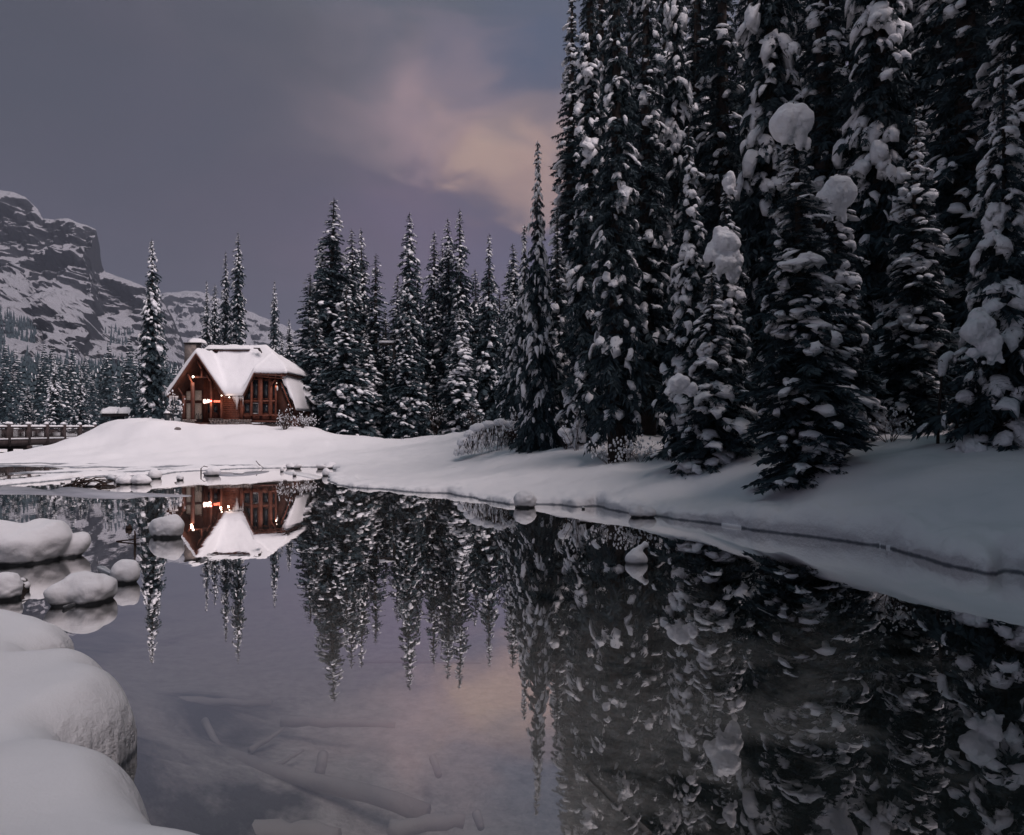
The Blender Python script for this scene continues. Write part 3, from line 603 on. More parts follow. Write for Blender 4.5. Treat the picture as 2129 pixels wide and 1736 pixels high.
cabin = empty('log_cabin', O, 'cedar log cabin with a thick snow roof, lit porch and icicles, on the snowy mound', 'cabin')
XL, XR2, XM = C(215, 0).x, C(1735, 0).x, C(1640, 0).x
def xx(c): return C(c, 0).x
def zz(c): return C(565, c).z
kA = (zz(350) - zz(862)) / (xx(912) - xx(565)); ZR = C(900, 330, 3.5).z
XE = xx(1652)
def deck(X, Y):
    Yp = np.where(Y > 3.5, 7 - Y, Y)
    zA = zz(350) - kA * np.abs(X - xx(565))
    zA = np.where(Y > 5.2, zA - (Y - 5.2) * 1.2, zA)
    zM = zz(862) + (ZR - zz(862)) * Yp / 3.5
    hip = ZR - .74 * (X - xx(1235))
    zM = np.minimum(zM, hip); zM = np.where(X < xx(640), -9, zM); zM = np.where(X < xx(780), np.minimum(zM, ZR - (xx(780) - X) * .6), zM)
    zL = zz(855) + (zz(575) - zz(855)) / (xx(1270) - xx(1140)) * (X - xx(1140)); zT = zz(592) + (ZR - zz(592)) * Yp / 3.5
    zB = np.minimum(np.minimum(zL, zT), np.maximum(hip, zz(600))); zB = np.where(X < xx(1140), -9, zB)
    return np.maximum(zA, np.maximum(zM, zB))
def wing_plane(X, Y): return zz(630) - (zz(630) - zz(1038)) * np.clip((X - xx(1592)) / (XR2 - xx(1592)), 0, 1) ** 1.08
def roof(name, x0, x1, y0, y1, fn, zmin, seed, thick=.40, slopemax=2.5, nblur=26):
    dx = .085; xs = np.linspace(x0, x1, int((x1 - x0) / dx) + 1); ys = np.linspace(y0, y1, int((y1 - y0) / dx) + 1); nx, ny = len(xs), len(ys)
    X, Y = np.meshgrid(xs, ys); Z = np.maximum(fn(X, Y), zmin)
    def solid(Xt, Yt, top, Xb, Yb, bot):
        n = X.size; V = np.concatenate([np.stack([Xt, Yt, top], -1).reshape(-1, 3), np.stack([Xb, Yb, bot], -1).reshape(-1, 3)])
        a = (np.arange(ny - 1)[:, None] * nx + np.arange(nx - 1)[None, :]).ravel(); q = np.stack([a, a + 1, a + nx + 1, a + nx], -1); Qs = [q, q[:, ::-1] + n]
        per = list(range(nx)) + [k * nx + nx - 1 for k in range(1, ny)] + [(ny - 1) * nx + k for k in range(nx - 2, -1, -1)] + [k * nx for k in range(ny - 2, 0, -1)]
        per = np.array(per); nxt = np.roll(per, -1); Qs.append(np.stack([nxt, per, per + n, nxt + n], -1)); return V, np.concatenate(Qs)
    V, q = solid(X, Y, Z, X, Y, Z - .18)
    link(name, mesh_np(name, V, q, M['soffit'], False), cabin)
    gy, gx = np.gradient(Z, dx); Zs = Z.copy()
    for _ in range(nblur):
        p = np.pad(Zs, 1, mode='reflect', reflect_type='odd'); Zs = (p[:-2, 1:-1] + p[2:, 1:-1] + p[1:-1, :-2] + p[1:-1, 2:] + 4 * Zs) / 8
    Zs = np.maximum(Zs, Z + .02)
    dist = np.minimum(np.minimum(X - x0, x1 - X), np.minimum(Y - y0, y1 - Y))
    edge = np.sqrt(1 - (1 - np.clip(dist / .36, 0, 1)) ** 2)
    sl = np.sqrt(1 + np.minimum(gx * gx + gy * gy, slopemax))
    for _ in range(8): p = np.pad(sl, 1, mode='edge'); sl = (p[:-2, 1:-1] + p[2:, 1:-1] + p[1:-1, :-2] + p[1:-1, 2:] + 4 * sl) / 8
    th = (thick + .07 * fbm(X * .9, Y * .9, X * 0, 3, seed)) * sl * (.36 + .64 * edge)
    top = Zs + th; bulge = .14 * (1 - np.clip(dist / .3, 0, 1))
    ex = np.where(X - x0 < .3, -1, 0) + np.where(x1 - X < .3, 1, 0); ey = np.where(Y - y0 < .3, -1, 0); j = fbm(X * 5, Y * 5, X * 0, 2, 5) * .06 * (dist < .1)
    V, q = solid(X + ex * bulge * .6, Y + ey * bulge, top, X + ex * bulge, Y + ey * bulge * .8, Z + .015 + np.abs(j) * .4)
    link('roof_snow', mesh_np('roof_snow', V, q, M['snow'], True), cabin)
roof('roof', XL, XE, 0, 7, deck, zz(870), 2)
roof('side_roof', xx(1592), XR2, .55, 4.9, wing_plane, zz(1045), 5, .34, 4.0, 2)
def plank(a, b, mt='cedar_dark', name='beam', w=.16, h=None, par=cabin, label=None):
    o = MB().beam(a, b, w, h).build(name, M[mt], par)
    if label: o['label'] = label
    return o
# rake and fascia boards
for a, b in (((565, 352), (213, 872)), ((565, 352), (914, 866)), ((1272, 585), (1140, 862))):
    plank(C(*a, -.05), C(*b, -.05), 'cedar_dark', 'rafter', .07, .30)
plank(C(1266, 592, -.05), C(1640, 622, -.05), 'cedar_dark', 'fascia', .08, .22)
plank(C(1270, 622, .15), C(1625, 650, .15), 'cedar', 'fascia', .1, .16)
plank(C(1592, 690, .5), C(1728, 1030, .5), 'cedar', 'rafter', .08, .20)
plank(C(914, 868, -.02), C(1140, 864, -.02), 'shingle', 'fascia', .08, .14)
for cx in (1350, 1440, 1530, 1600): plank(C(cx, 575 + (cx - 1270) * .06, -.12), C(cx, 625 + (cx - 1270) * .08, .1), 'cedar_dark', 'rafter_end', .08, .12)
# posts: (x, top, bottom, depth, width px)
for cx, t, b, dy, w, mt in ((410, 860, 1165, .2, 34, 'cedar_dark'), (520, 700, 1190, .1, 40, 'cedar_dark'), (746, 690, 1165, .3, 24, 'cedar'), (871, 850, 1175, .3, 24, 'cedar'), (1118, 870, 1160, .4, 34, 'cedar'),
                        (1236, 660, 1100, .2, 22, 'cedar'), (1345, 640, 1100, .2, 46, 'cedar'), (1468, 650, 1100, .3, 38, 'cedar'), (1533, 670, 1095, .3, 16, 'cedar')):
    w *= sc_; a = C(cx, t, dy); c = C(cx, b, dy); MB().box((a.x - w / 2, a.y - .08, c.z), (a.x + w / 2, a.y + .08, a.z)).build('post', M[mt], cabin)
for a, b, dy, w, mt in (((462, 600), (515, 705), .2, .13, 'cedar'), ((340, 765), (400, 855), .3, .11, 'cedar_dark'), ((575, 430), (632, 540), .3, .13, 'cedar'), ((632, 530), (632, 640), .3, .13, 'cedar'), ((695, 610), (745, 700), .3, .12, 'cedar'),
                    ((530, 632), (712, 632), .35, .17, 'cedar_dark'), ((800, 730), (868, 850), .35, .12, 'cedar_dark'), ((755, 768), (800, 768), .6, .1, 'cedar_dark'), ((1475, 730), (1530, 650), .15, .09, 'cedar'),
                    ((440, 575), (340, 700), .25, .14, 'cedar_dark')):
    plank(C(*a, dy), C(*b, dy), mt, 'brace', w)
# walls
BD = 2.2
def wallpoly(name, pts, dy, th, mt):
    pts = [C(*p, dy) for p in pts]; b = MB(); n = len(pts)
    b.add([(p.x, p.y, p.z) for p in pts] + [(p.x, p.y + th, p.z) for p in pts], [tuple(range(n)), tuple(range(n, 2 * n))[::-1]] + [(i, i + n, (i + 1) % n + n, (i + 1) % n) for i in range(n)])
    return b.build(name, M[mt], cabin)
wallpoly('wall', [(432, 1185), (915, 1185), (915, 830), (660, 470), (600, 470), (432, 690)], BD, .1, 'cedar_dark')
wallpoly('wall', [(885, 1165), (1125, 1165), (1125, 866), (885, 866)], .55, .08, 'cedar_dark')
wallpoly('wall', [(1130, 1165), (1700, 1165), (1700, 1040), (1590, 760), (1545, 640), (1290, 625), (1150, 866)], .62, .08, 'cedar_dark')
b = MB(); p = C(885, 866, .6); q = C(900, 1165, BD); b.box((p.x - .06, p.y, q.z), (p.x, q.y + .1, p.z)); b.build('wall', M['cedar'], cabin)
for k in range(11):                                                     # horizontal siding
    y0 = 1150 - k * 26; a = C(887, y0, .5); c = C(1104, y0 - 23, .5); MB().box((a.x, a.y + (k % 2) * .008, a.z), (c.x, a.y + .05, c.z)).build('plank', M['cedar'], cabin)
for k in range(13):                                                     # upright boards on the porch wall
    x0 = 650 + k * 20; top = 905 if k > 1 else 700; a = C(x0, 1180, BD - .04); c = C(x0 + 17, max(640, 560 + k * 22), BD - .04)
    if 60 + x0 - 650 > 0: MB().box((a.x, a.y - (k % 3) * .006, a.z), (c.x, a.y + .03, c.z)).build('plank', M['cedar'], cabin)
# rear and side walls that close the volume
b = MB(); lo = C(432, 1185, BD); b.box((lo.x, BD + .1, lo.z), (lo.x + .12, 6.2, zz(900))); b.build('wall', M['cedar_dark'], cabin)
b = MB(); b.box((lo.x, 6.2, lo.z), (xx(1690), 6.3, zz(870))); b.build('wall', M['cedar_dark'], cabin)
b = MB(); b.box((xx(1690), 1.0, -.4), (xx(1700), 6.3, zz(1040))); b.build('wall', M['cedar_dark'], cabin)
def window(x0, y0, x1, y1, dy, pane='glass', fr='cedar', fw=.07, label=None):
    a = C(x0, y1, dy); c = C(x1, y0, dy); b = MB(); w = fw
    b.box((a.x, a.y - .07, a.z), (a.x + w, a.y + .02, c.z)).box((c.x - w, a.y - .07, a.z), (c.x, a.y + .02, c.z))
    b.box((a.x + w, a.y - .068, c.z - w), (c.x - w, a.y + .02, c.z)).box((a.x + w, a.y - .068, a.z), (c.x - w, a.y + .02, a.z + w))
    f = b.build('window', M[fr], cabin); MB().box((a.x + w, a.y - .03, a.z + w), (c.x - w, a.y, c.z - w)).build('pane', M[pane], f)
    if label: f['label'] = label
for w_ in ((438, 800, 505, 920), (540, 790, 640, 925), (438, 945, 505, 1150), (540, 945, 640, 1150)):
    window(*w_, BD - .06, 'curtain', 'cedar_dark', .05, 'frosted porch window')
for x0, x1 in ((1247, 1325), (1365, 1450), (1486, 1528)):
    window(x0, 655 + (x0 - 1247) * .07, x1, 903, .48); 
window(1140, 940, 1228, 1082, .50); window(1365, 945, 1450, 1082, .48); window(1486, 945, 1528, 1082, .48)
window(1244, 948, 1326, 1080, .46, 'glass', 'white_frame', .055, 'window with bright white edges')
wallpoly('gable_window', [(1165, 900), (1228, 900), (1228, 740)], .54, .04, 'glass')
plank(C(1140, 924, .30), C(1535, 924, .30), 'cedar', 'beam', .12, .14)
plank(C(1140, 1098, .30), C(1560, 1098, .30), 'cedar', 'beam', .12, .12)
for x0, x1 in ((1145, 1225), (1250, 1330), (1365, 1450), (1480, 1540)):
    a = C(x0, 1152, .44); c = C(x1, 1106, .44); MB().box((a.x, a.y, a.z), (c.x, a.y + .04, c.z)).build('panel', M['cedar'], cabin)
plank(C(1230, 1170, .2), C(1560, 1175, .2), 'cedar_dark', 'base_board', .12, .22)
plank(C(1560, 1175, .4), C(1735, 1180, .4), 'cedar_dark', 'base_board', .12, .5)
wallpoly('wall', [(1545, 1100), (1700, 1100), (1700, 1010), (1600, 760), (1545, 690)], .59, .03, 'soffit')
# door
def door():
    a = C(768, 1150, BD - .15); c = C(832, 950, BD - .15); d = MB().box((a.x, a.y, a.z), (c.x, a.y + .06, c.z)).build('door', M['cedar'], cabin)
    p = C(776, 1065, BD - .15); q = C(824, 968, BD - .15); MB().box((p.x, a.y - .015, p.z), (q.x, a.y + .005, q.z)).build('pane', M['glass'], d)
    h = C(826, 1070, BD - .2); MB().box((h.x - .02, h.y - .05, h.z - .06), (h.x + .02, h.y, h.z + .06)).build('handle', M['iron'], d)
    window(702, 960, 745, 1072, BD - .12, 'glass', 'cedar_dark', .04)
door()
# foundation stones
g = np.random.default_rng(12)
def stone(cx, cy, w, h, dy):
    V, T = ico(1); a = C(cx, cy, dy); s = Vector((w * sc_ / 2, .16, h * sc_ / 2)); V = V * (1 + .12 * g.uniform(-1, 1, (len(V), 1))); V = np.sign(V) * np.abs(V) ** .7
    link('stone', mesh_np('stone', V * np.array(s) + np.array(a), T, M['stone'], False), cabin)
def ico(k):
    import bmesh
    bm = bmesh.new(); bmesh.ops.create_icosphere(bm, subdivisions=k, radius=1); V = np.array([v.co[:] for v in bm.verts]); T = np.array([[v.index for v in f.verts] for f in bm.faces]); bm.free(); return V, T
for row, cy in enumerate((1158, 1178, 1198)):
    x = 372 + row * 9
    while x < 540: w = g.uniform(22, 36); stone(x + w / 2, cy + g.uniform(-2, 2), w, 21, .0); x += w
for row, cy in enumerate((1160, 1180, 1200)):
    x = 722 + row * 8
    while x < 1228: w = g.uniform(24, 44); stone(x + w / 2, cy + g.uniform(-2, 2), w, 22, .05); x += w
a = C(720, 1146, .1); c = C(880, 1141, .1); MB().box((a.x, a.y - .2, a.z), (c.x, a.y + .2, c.z)).build('step_slab', M['stone'], cabin)
a = C(370, 1230, .25); c = C(1700, 1200, .25); MB().box((a.x, .3, a.z - .8), (c.x, 6, c.z)).build('foundation', M['stone'], cabin)
MB().box((C(430, 0, 0).x, .35, C(565, 1200).z), (C(900, 0, 0).x, BD + .1, C(565, 1188).z)).build('porch_floor', M['cedar_dark'], cabin)
# chimney, ridge box
def dome_box(name, a, c, par, h=.3, seed=1, over=.08):
    n = 14; u = np.linspace(0, 1, n); U, Wd = np.meshgrid(u, u); x0, x1, y0, y1 = min(a.x, c.x) - over, max(a.x, c.x) + over, min(a.y, c.y) - over, max(a.y, c.y) + over
    e = np.minimum(np.minimum(U, 1 - U) * (x1 - x0), np.minimum(Wd, 1 - Wd) * (y1 - y0)); z = h * np.sqrt(1 - (1 - np.clip(e / (h * .9), 0, 1)) ** 2)
    X = x0 + U * (x1 - x0); Y = y0 + Wd * (y1 - y0); z = z * (1 + .25 * fbm(X * 2 + seed, Y * 2, X * 0, 2, seed)); Z = max(a.z, c.z) + z
    V = np.stack([X, Y, Z], -1).reshape(-1, 3); i = np.arange(n - 1)[:, None] * n + np.arange(n - 1)[None, :]; Qd = np.stack([i, i + 1, i + n + 1, i + n], -1).reshape(-1, 4)
    Vb = V.copy(); Vb[:, 2] = max(a.z, c.z) + .004; k = n * n
    per = [j for j in range(n)] + [j * n + n - 1 for j in range(1, n)] + [(n - 1) * n + j for j in range(n - 2, -1, -1)] + [j * n for j in range(n - 2, 0, -1)]
    Fs = [tuple(q) for q in Qd] + [(per[(j + 1) % len(per)], per[j], per[j] + k, per[(j + 1) % len(per)] + k) for j in range(len(per))]
    return link(name, mesh_np(name, np.concatenate([V, Vb]), Fs, M['snow']), par)
a = C(452, 420, 3.4); c = C(590, 238, 3.4); ch = MB().box((a.x, 2.9, a.z - 1), (c.x, 3.9, c.z)).build('chimney', M['stone'], cabin); MB().box((a.x - .05, 2.85, c.z), (c.x + .05, 3.95, c.z + .12)).build('chimney_cap', M['shingle'], ch)
dome_box('snow_cap', C(512, 236, 3.4) + Vector((0, -.5, .1)), C(652, 236, 3.4) + Vector((0, .5, .1)), ch, .36, 3)
a = C(720, 352, 3.1); c = C(1205, 322, 3.1); rb_ = MB().box((a.x, 3.0, a.z - .3), (c.x, 4.2, c.z)).build('ridge_box', M['shingle'], cabin); MB().box((a.x - .1, 2.9, c.z), (c.x + .1, 4.3, c.z + .09)).build('ridge_board', M['cedar_dark'], rb_)
dome_box('snow_cap', C(690, 312, 3.1) + Vector((0, -.3, .1)), C(1215, 312, 3.1) + Vector((0, .9, .1)), rb_, .38, 5)
for a, b in (((1265, 282), (1335, 285)), ((1330, 285), (1358, 335)), ((1318, 288), (1335, 315))): plank(C(*a, 2.6), C(*b, 2.3), 'shingle', 'snow_guard', .09)
# small rear wing
def wing():
    a = C(1720, 1180, 5); c = C(1960, 985, 5)
    MB().box((a.x, 4.2, a.z - .6), (c.x, 7.5, c.z)).build('wing_wall', M['cedar_dark'], cabin)
    n = 26; u = np.linspace(0, 1, n); U, Wd = np.meshgrid(u, u); x0 = C(1700, 0, 4).x; x1 = C(2000, 0, 4).x; X = x0 + U * (x1 - x0); Y = 4.0 + Wd * 3.6
    Z0 = C(0, 700, 4).z + (C(0, 965, 4).z - C(0, 700, 4).z) * U ** 1.15 ; e = np.minimum(np.minimum(U + .2, 1 - U) * 2, np.minimum(Wd, 1 - Wd) * 3.6); Z = Z0 + .42 * np.sqrt(1 - (1 - np.clip(e / .35, 0, 1)) ** 2) + .04 * fbm(X * 2, Y * 2, X * 0, 2, 3)
    V = np.concatenate([np.stack([X, Y, Z], -1).reshape(-1, 3), np.stack([X, Y, Z0 - .02], -1).reshape(-1, 3)]); k = n * n; i = np.arange(n - 1)[:, None] * n + np.arange(n - 1)[None, :]; q = np.stack([i, i + 1, i + n + 1, i + n], -1).reshape(-1, 4)
    per = [j for j in range(n)] + [j * n + n - 1 for j in range(1, n)] + [(n - 1) * n + j for j in range(n - 2, -1, -1)] + [j * n for j in range(n - 2, 0, -1)]
    link('roof_snow', mesh_np('roof_snow', V, [tuple(t) for t in q] + [(per[(j + 1) % len(per)], per[j], per[j] + k, per[(j + 1) % len(per)] + k) for j in range(len(per))], M['snow']), cabin)
    V2 = V.copy(); V2[:k, 2] = V[k:, 2] - .005; V2[k:, 2] -= .16
    link('wing_roof', mesh_np('wing_roof', V2, [tuple(t) for t in q] + [tuple(t[::-1] + k) for t in q] + [(per[(j + 1) % len(per)], per[j], per[j] + k, per[(j + 1) % len(per)] + k) for j in range(len(per))], M['shingle'], False), cabin)
wing()
# icicles
def icicle(cx, cy0, cy1, w, dy):
    a = C(cx, cy0, dy); c = C(cx, cy1, dy); m = a.lerp(c, .4) + Vector((.006, 0, 0)); MB().tube([a + Vector((0, 0, .08)), a, m, c], [w * sc_ * .6, w * sc_ * .5, w * sc_ * .32, .004], 7).build('icicle', M['ice'], cabin, True)
for cx, b, w in ((1008, 905, 14), (1022, 940, 16), (1036, 970, 13), (1050, 1035, 17), (1064, 1028, 14), (1076, 960, 11), (1088, 905, 12), (1102, 925, 13), (1114, 915, 12), (1131, 990, 11), (1124, 890, 10), (996, 870, 9)): icicle(cx, 846, b, w, -.06)
for cx, b, w, t in ((243, 1030, 26, 872), (262, 925, 18, 872), (286, 945, 22, 874), (316, 930, 24, 876), (336, 905, 14, 876)): icicle(cx, t, b, w, .1)
# lamps
def bulb(cx, cy, dy, r, pw, nm='lamp'):
    a = C(cx, cy, dy); V, T = ico(2); f = link(nm, mesh_np(nm, V * r + np.array(a), T, M['bulb']), cabin)
    MB().box((a.x - r * .5, a.y + r * 1.05, a.z - r * .5), (a.x + r * .5, a.y + r * 2.2, a.z + r * .5)).build('bracket', M['iron'], f)
    l = bpy.data.lights.new('lamp_light', 'POINT'); l.energy = pw; l.color = (1, .66, .50); l.shadow_soft_size = r; lo = bpy.data.objects.new('lamp_light', l); COL.objects.link(lo); lo.parent = cabin; lo.location = a + Vector((0, -r * 2.2 - .05, -r - .22))
bulb(525, 630, .1, .085, 9); bulb(871, 858, -.1, .05, 6); bulb(965, 880, -.15, .05, 3); bulb(741, 926, .15, .05, 5); bulb(1540, 705, .3, .03, 1)
a = C(741, 926, .12); n = 18; MB().tube([a + Vector((.085 * math.cos(t), 0, .11 * math.sin(t))) for t in np.linspace(0, 6.2832, n)], .02, 6).build('neon_ring', M['neon_ring'], cabin)
def sign(text, cx0, cx1, cy, hgt, rot, mt, shear, off):
    cu = bpy.data.curves.new('lettering', 'FONT'); cu.body = text; cu.size = 1; cu.shear = shear; cu.extrude = .03; cu.offset = off; cu.resolution_u = 3
    t = bpy.data.objects.new('lettering', cu); COL.objects.link(t); bpy.context.view_layer.update(); me = bpy.data.meshes.new_from_object(t); bpy.data.objects.remove(t)
    co = np.array([v.co[:] for v in me.vertices]); w = np.ptp(co[:, 0]); hh = np.ptp(co[:, 1]); a = C(cx0, cy, BD - .9); c = C(cx1, cy, BD - .9)
    k = (c.x - a.x) / w; kz = hgt * sc_ / hh; me.materials.clear(); me.materials.append(M[mt])
    o = link('neon_sign', me, cabin); o.scale = (k, kz, 1); o.rotation_euler = (R(90), rot, 0); o.location = a + Vector((-co[:, 0].min() * k, 0, 0)); return o
sign('Cilantro', 652, 735, 955, 55, -R(12), 'neon_white', .4, .05)
sign('ON THE LAKE', 776, 856, 940, 26, 0, 'neon_red', 0, .03)
V, T = ico(2); a = C(1549, 770, .2); s = link('wall_lantern', mesh_np('wall_lantern', V * np.array([.07, .07, .21]) + np.array(a), T, M['white_frame']), cabin)
# iron railing at the porch opening
def rail():
    b = MB()
    for cx in (566, 592, 622):
        if cx == 592: b.beam(C(cx, 1185, .9), C(cx, 1072, .9), .035)
        else:
            for sgn in (-1, 1): b.tube([C(cx, 1190, .9), C(cx + sgn * 17, 1145, .9), C(cx + sgn * 14, 1110, .9), C(cx, 1076, .9)], .02, 5)
    b.beam(C(545, 1180, .9), C(640, 1180, .9), .04); b.build('iron_railing', M['iron'], cabin)
rail()

# ================================================================== LODGE behind the trees
M['lodge'] = mat('dark_lodge_boards', (.035, .03, .035), .8, noise=3)
def lodge():
    d = 84; o = empty('lodge', P(940, 872, d) * 1.0, 'dark unlit lodge with snowy gable roofs and balconies half hidden behind the far trees', 'lodge'); B = Vector(o.location)
    L_ = lambda px, py, dd=d: P(px, py, dd) - B
    for (x0, x1, yt, yb, ap) in ((806, 880, 770, 850, 712), (885, 985, 790, 850, 740), (990, 1062, 770, 850, 700)):
        a = L_(x0, yb); c = L_(x1, yt); MB().box((a.x, 0, a.z - 3), (c.x, 8, c.z)).build('wall', M['lodge'], o)
        m = L_((x0 + x1) / 2, ap); a = L_(x0 - 6, yt + 4); c = L_(x1 + 6, yt + 4)
        b = MB(); b.add([(a.x, -1, a.z), (m.x, -1, m.z), (c.x, -1, c.z), (a.x, 9, a.z), (m.x, 9, m.z), (c.x, 9, c.z)], [(0, 1, 4, 3), (1, 2, 5, 4), (0, 2, 1), (3, 4, 5), (0, 3, 5, 2)]); b.build('roof', M['lodge'], o)
        b = MB(); t = .55
        for p, q in ((a, m), (m, c)): b.add([(p.x, -1.2, p.z + .02), (q.x, -1.2, q.z + .02), (q.x, 9, q.z + .02), (p.x, 9, p.z + .02), (p.x, -1.2, p.z + t), (q.x, -1.2, q.z + t * 1.3), (q.x, 9, q.z + t * 1.3), (p.x, 9, p.z + t)], [(0, 3, 2, 1), (4, 5, 6, 7), (0, 1, 5, 4), (1, 2, 6, 5), (2, 3, 7, 6), (3, 0, 4, 7)])
        b.build('roof_snow', M['snow'], o)
        for k, py in enumerate((787, 815, 838)):
            if py < yt + 5: continue
            a2 = L_(x0 + 3, py); c2 = L_(x1 - 3, py); bl = MB().box((a2.x, -1.6, a2.z - .15), (c2.x, -.02, a2.z)).build('balcony', M['lodge'], o)
            MB().box((a2.x, -1.62, a2.z + .9), (c2.x, -1.54, a2.z + 1.0)).box((a2.x, -1.62, a2.z + .45), (c2.x, -1.56, a2.z + .52)).build('rail', M['bark'], bl)
            MB().box((a2.x, -1.64, a2.z + 1.003), (c2.x, -1.5, a2.z + 1.10)).build('rail_snow', M['snow'], bl)
            for j in range(2):
                w0 = L_(x0 + (x1 - x0) * (.2 + .4 * j), py - 3); w1 = L_(x0 + (x1 - x0) * (.38 + .4 * j), py - 20); MB().box((w0.x, -.05, w0.z), (w1.x, -.004, w1.z)).build('window', M['glass'], o)
lodge()
# bare pole
p = P(820, 900, 60); q = P(820, 712, 60)
o = empty('bare_pole', (p.x, p.y, Gs(p.x, p.y) - .1), 'straight dark bare pole standing between the twin spruces and the needle-thin one', 'pole'); h = q.z - o.location.z
MB().tube([(0, 0, -.5), (0, 0, h)], [.2, .13], 10).build('shaft', M['bark'], o, True); MB().box((-1.3, -.06, h - .25), (0, .06, h - .05)).build('crossarm', M['bark'], o); MB().box((-1.3, -.09, h - .047), (.1, .09, h + .15)).build('snow_cap', M['snow'], o)

# ================================================================== FOOTBRIDGE
M['bridge'] = mat('weathered_bridge_timber', (.06, .045, .045), .85, noise=4)
def bridge():
    xb = -44.4; o = empty('footbridge', (xb, 60, 0), 'dark timber footbridge with snow on its rails running into the snow mound', 'bridge'); W_ = 3.4
    ys = [47.6 + 2.5 * i for i in range(11)]; y0, y1 = ys[0], ys[-1]
    def Bx(name, a, c, mt, par=o): return MB().box((a[0], a[1] - 60, a[2]), (c[0], c[1] - 60, c[2])).build(name, M[mt], par)
    for sx, x in (('f', 0), ('b', -W_)):
        Bx('side_beam', (x - .12, y0, .48), (x + .12, y1, 1.06), 'bridge')
        tr = Bx('handrail', (x - .09, y0, 2.08), (x + .09, y1, 2.20), 'bridge'); Bx('mid_rail', (x - .04, y0, 1.93), (x + .04, y1, 1.98), 'bridge'); Bx('bottom_rail', (x - .04, y0, 1.19), (x + .04, y1, 1.25), 'bridge')
        b = MB(); y = y0 + .06
        while y < y1: b.box((x - .018, y - 60 - .018, 1.25), (x + .018, y - 60 + .018, 1.93)); y += .16
        tag(b.build('balusters', M['bridge'], o), kind='stuff')
        for k, y in enumerate(ys):
            p = Bx('post', (x - .15, y - .15, .45), (x + .15 + .03, y + .15, 2.42), 'bridge'); V, T = ico(2)
            V = V.copy(); V[:, 2] = np.maximum(V[:, 2], -.1); link('snow_cap', mesh_np('snow_cap', V * np.array([.21, .21, .22]) + np.array([x, y - 60, 2.45]), T, M['snow']), p)
            if k < len(ys) - 1:
                n = 14; yy = np.linspace(y + .16, ys[k + 1] - .16, n) - 60; hh = .15 + .07 * fbm(yy * 1.7 + x, yy * 0, yy * 0, 2, 7) - .10 * (np.abs(yy + 60 - y - 1.5) < .15); V = []; 
                for a, h in zip(yy, hh): V += [(x - .10, a, 2.203), (x - .10, a, 2.2 + h * .7), (x, a, 2.2 + h), (x + .10, a, 2.2 + h * .7), (x + .10, a, 2.203)]
                Fq = [(i * 5 + j, i * 5 + j + 1, (i + 1) * 5 + j + 1, (i + 1) * 5 + j) for i in range(n - 1) for j in range(4)] + [(4, 3, 2, 1, 0), tuple((n - 1) * 5 + j for j in range(5))]
                link('rail_snow', mesh_np('rail_snow', V, Fq, M['snow']), o)
    Bx('deck', (-W_ + .13, y0, .95), (-.13, y1, 1.05), 'bridge'); Bx('deck_snow', (-W_ + .14, y0, 1.052), (.16, y1, 1.17), 'snow')
    for y in (53.5, 62.6, 70.2):
        Bx('cross_beam', (-W_ - .3, y - .18, .15), (.3, y + .18, .47), 'bridge')
        for x in (-W_ + .2, -1.6, -.15): Bx('pier', (x - .16, y - .16, -1.2), (x + .16, y + .16, .148), 'bridge')
bridge()

# ================================================================== SIGN SHELTER
def shelter():
    d = 62; o = empty('sign_shelter', P(250, 876, d), 'low sign shelter under a thick pillow of snow left of the lone spruce', 'shelter'); B = Vector(o.location)
    L_ = lambda px, py, dd=d: P(px, py, dd) - B
    a = L_(221, 866); c = L_(280, 860); MB().box((a.x, -.7, a.z), (c.x, .7, c.z)).build('roof', M['shingle'], o)
    for px in (232, 250, 268): p = L_(px, 884); MB().box((p.x - .07, -.07, p.z - .6), (p.x + .07, .07, a.z - .003)).build('post', M['bridge'], o)
    p = L_(234, 866); q = L_(261, 880); f = MB().box((p.x, -.16, q.z), (q.x, -.09, p.z)).build('notice_board', M['glass'], o)
    MB().box((p.x - .06, -.17, p.z + .003), (q.x + .06, -.06, p.z + .06)).box((q.x + .001, -.17, q.z), (q.x + .06, -.08, p.z + .002)).build('frame', M['white_frame'], f)
    for x0, x1, s in ((218, 252, 1), (252.5, 283, 2)):
        dome_box('roof_snow', L_(x0, 860) + Vector((.05, -.8, 0)), L_(x1, 860) + Vector((-.05, .8, 0)), o, .58, s, .03)
shelter()
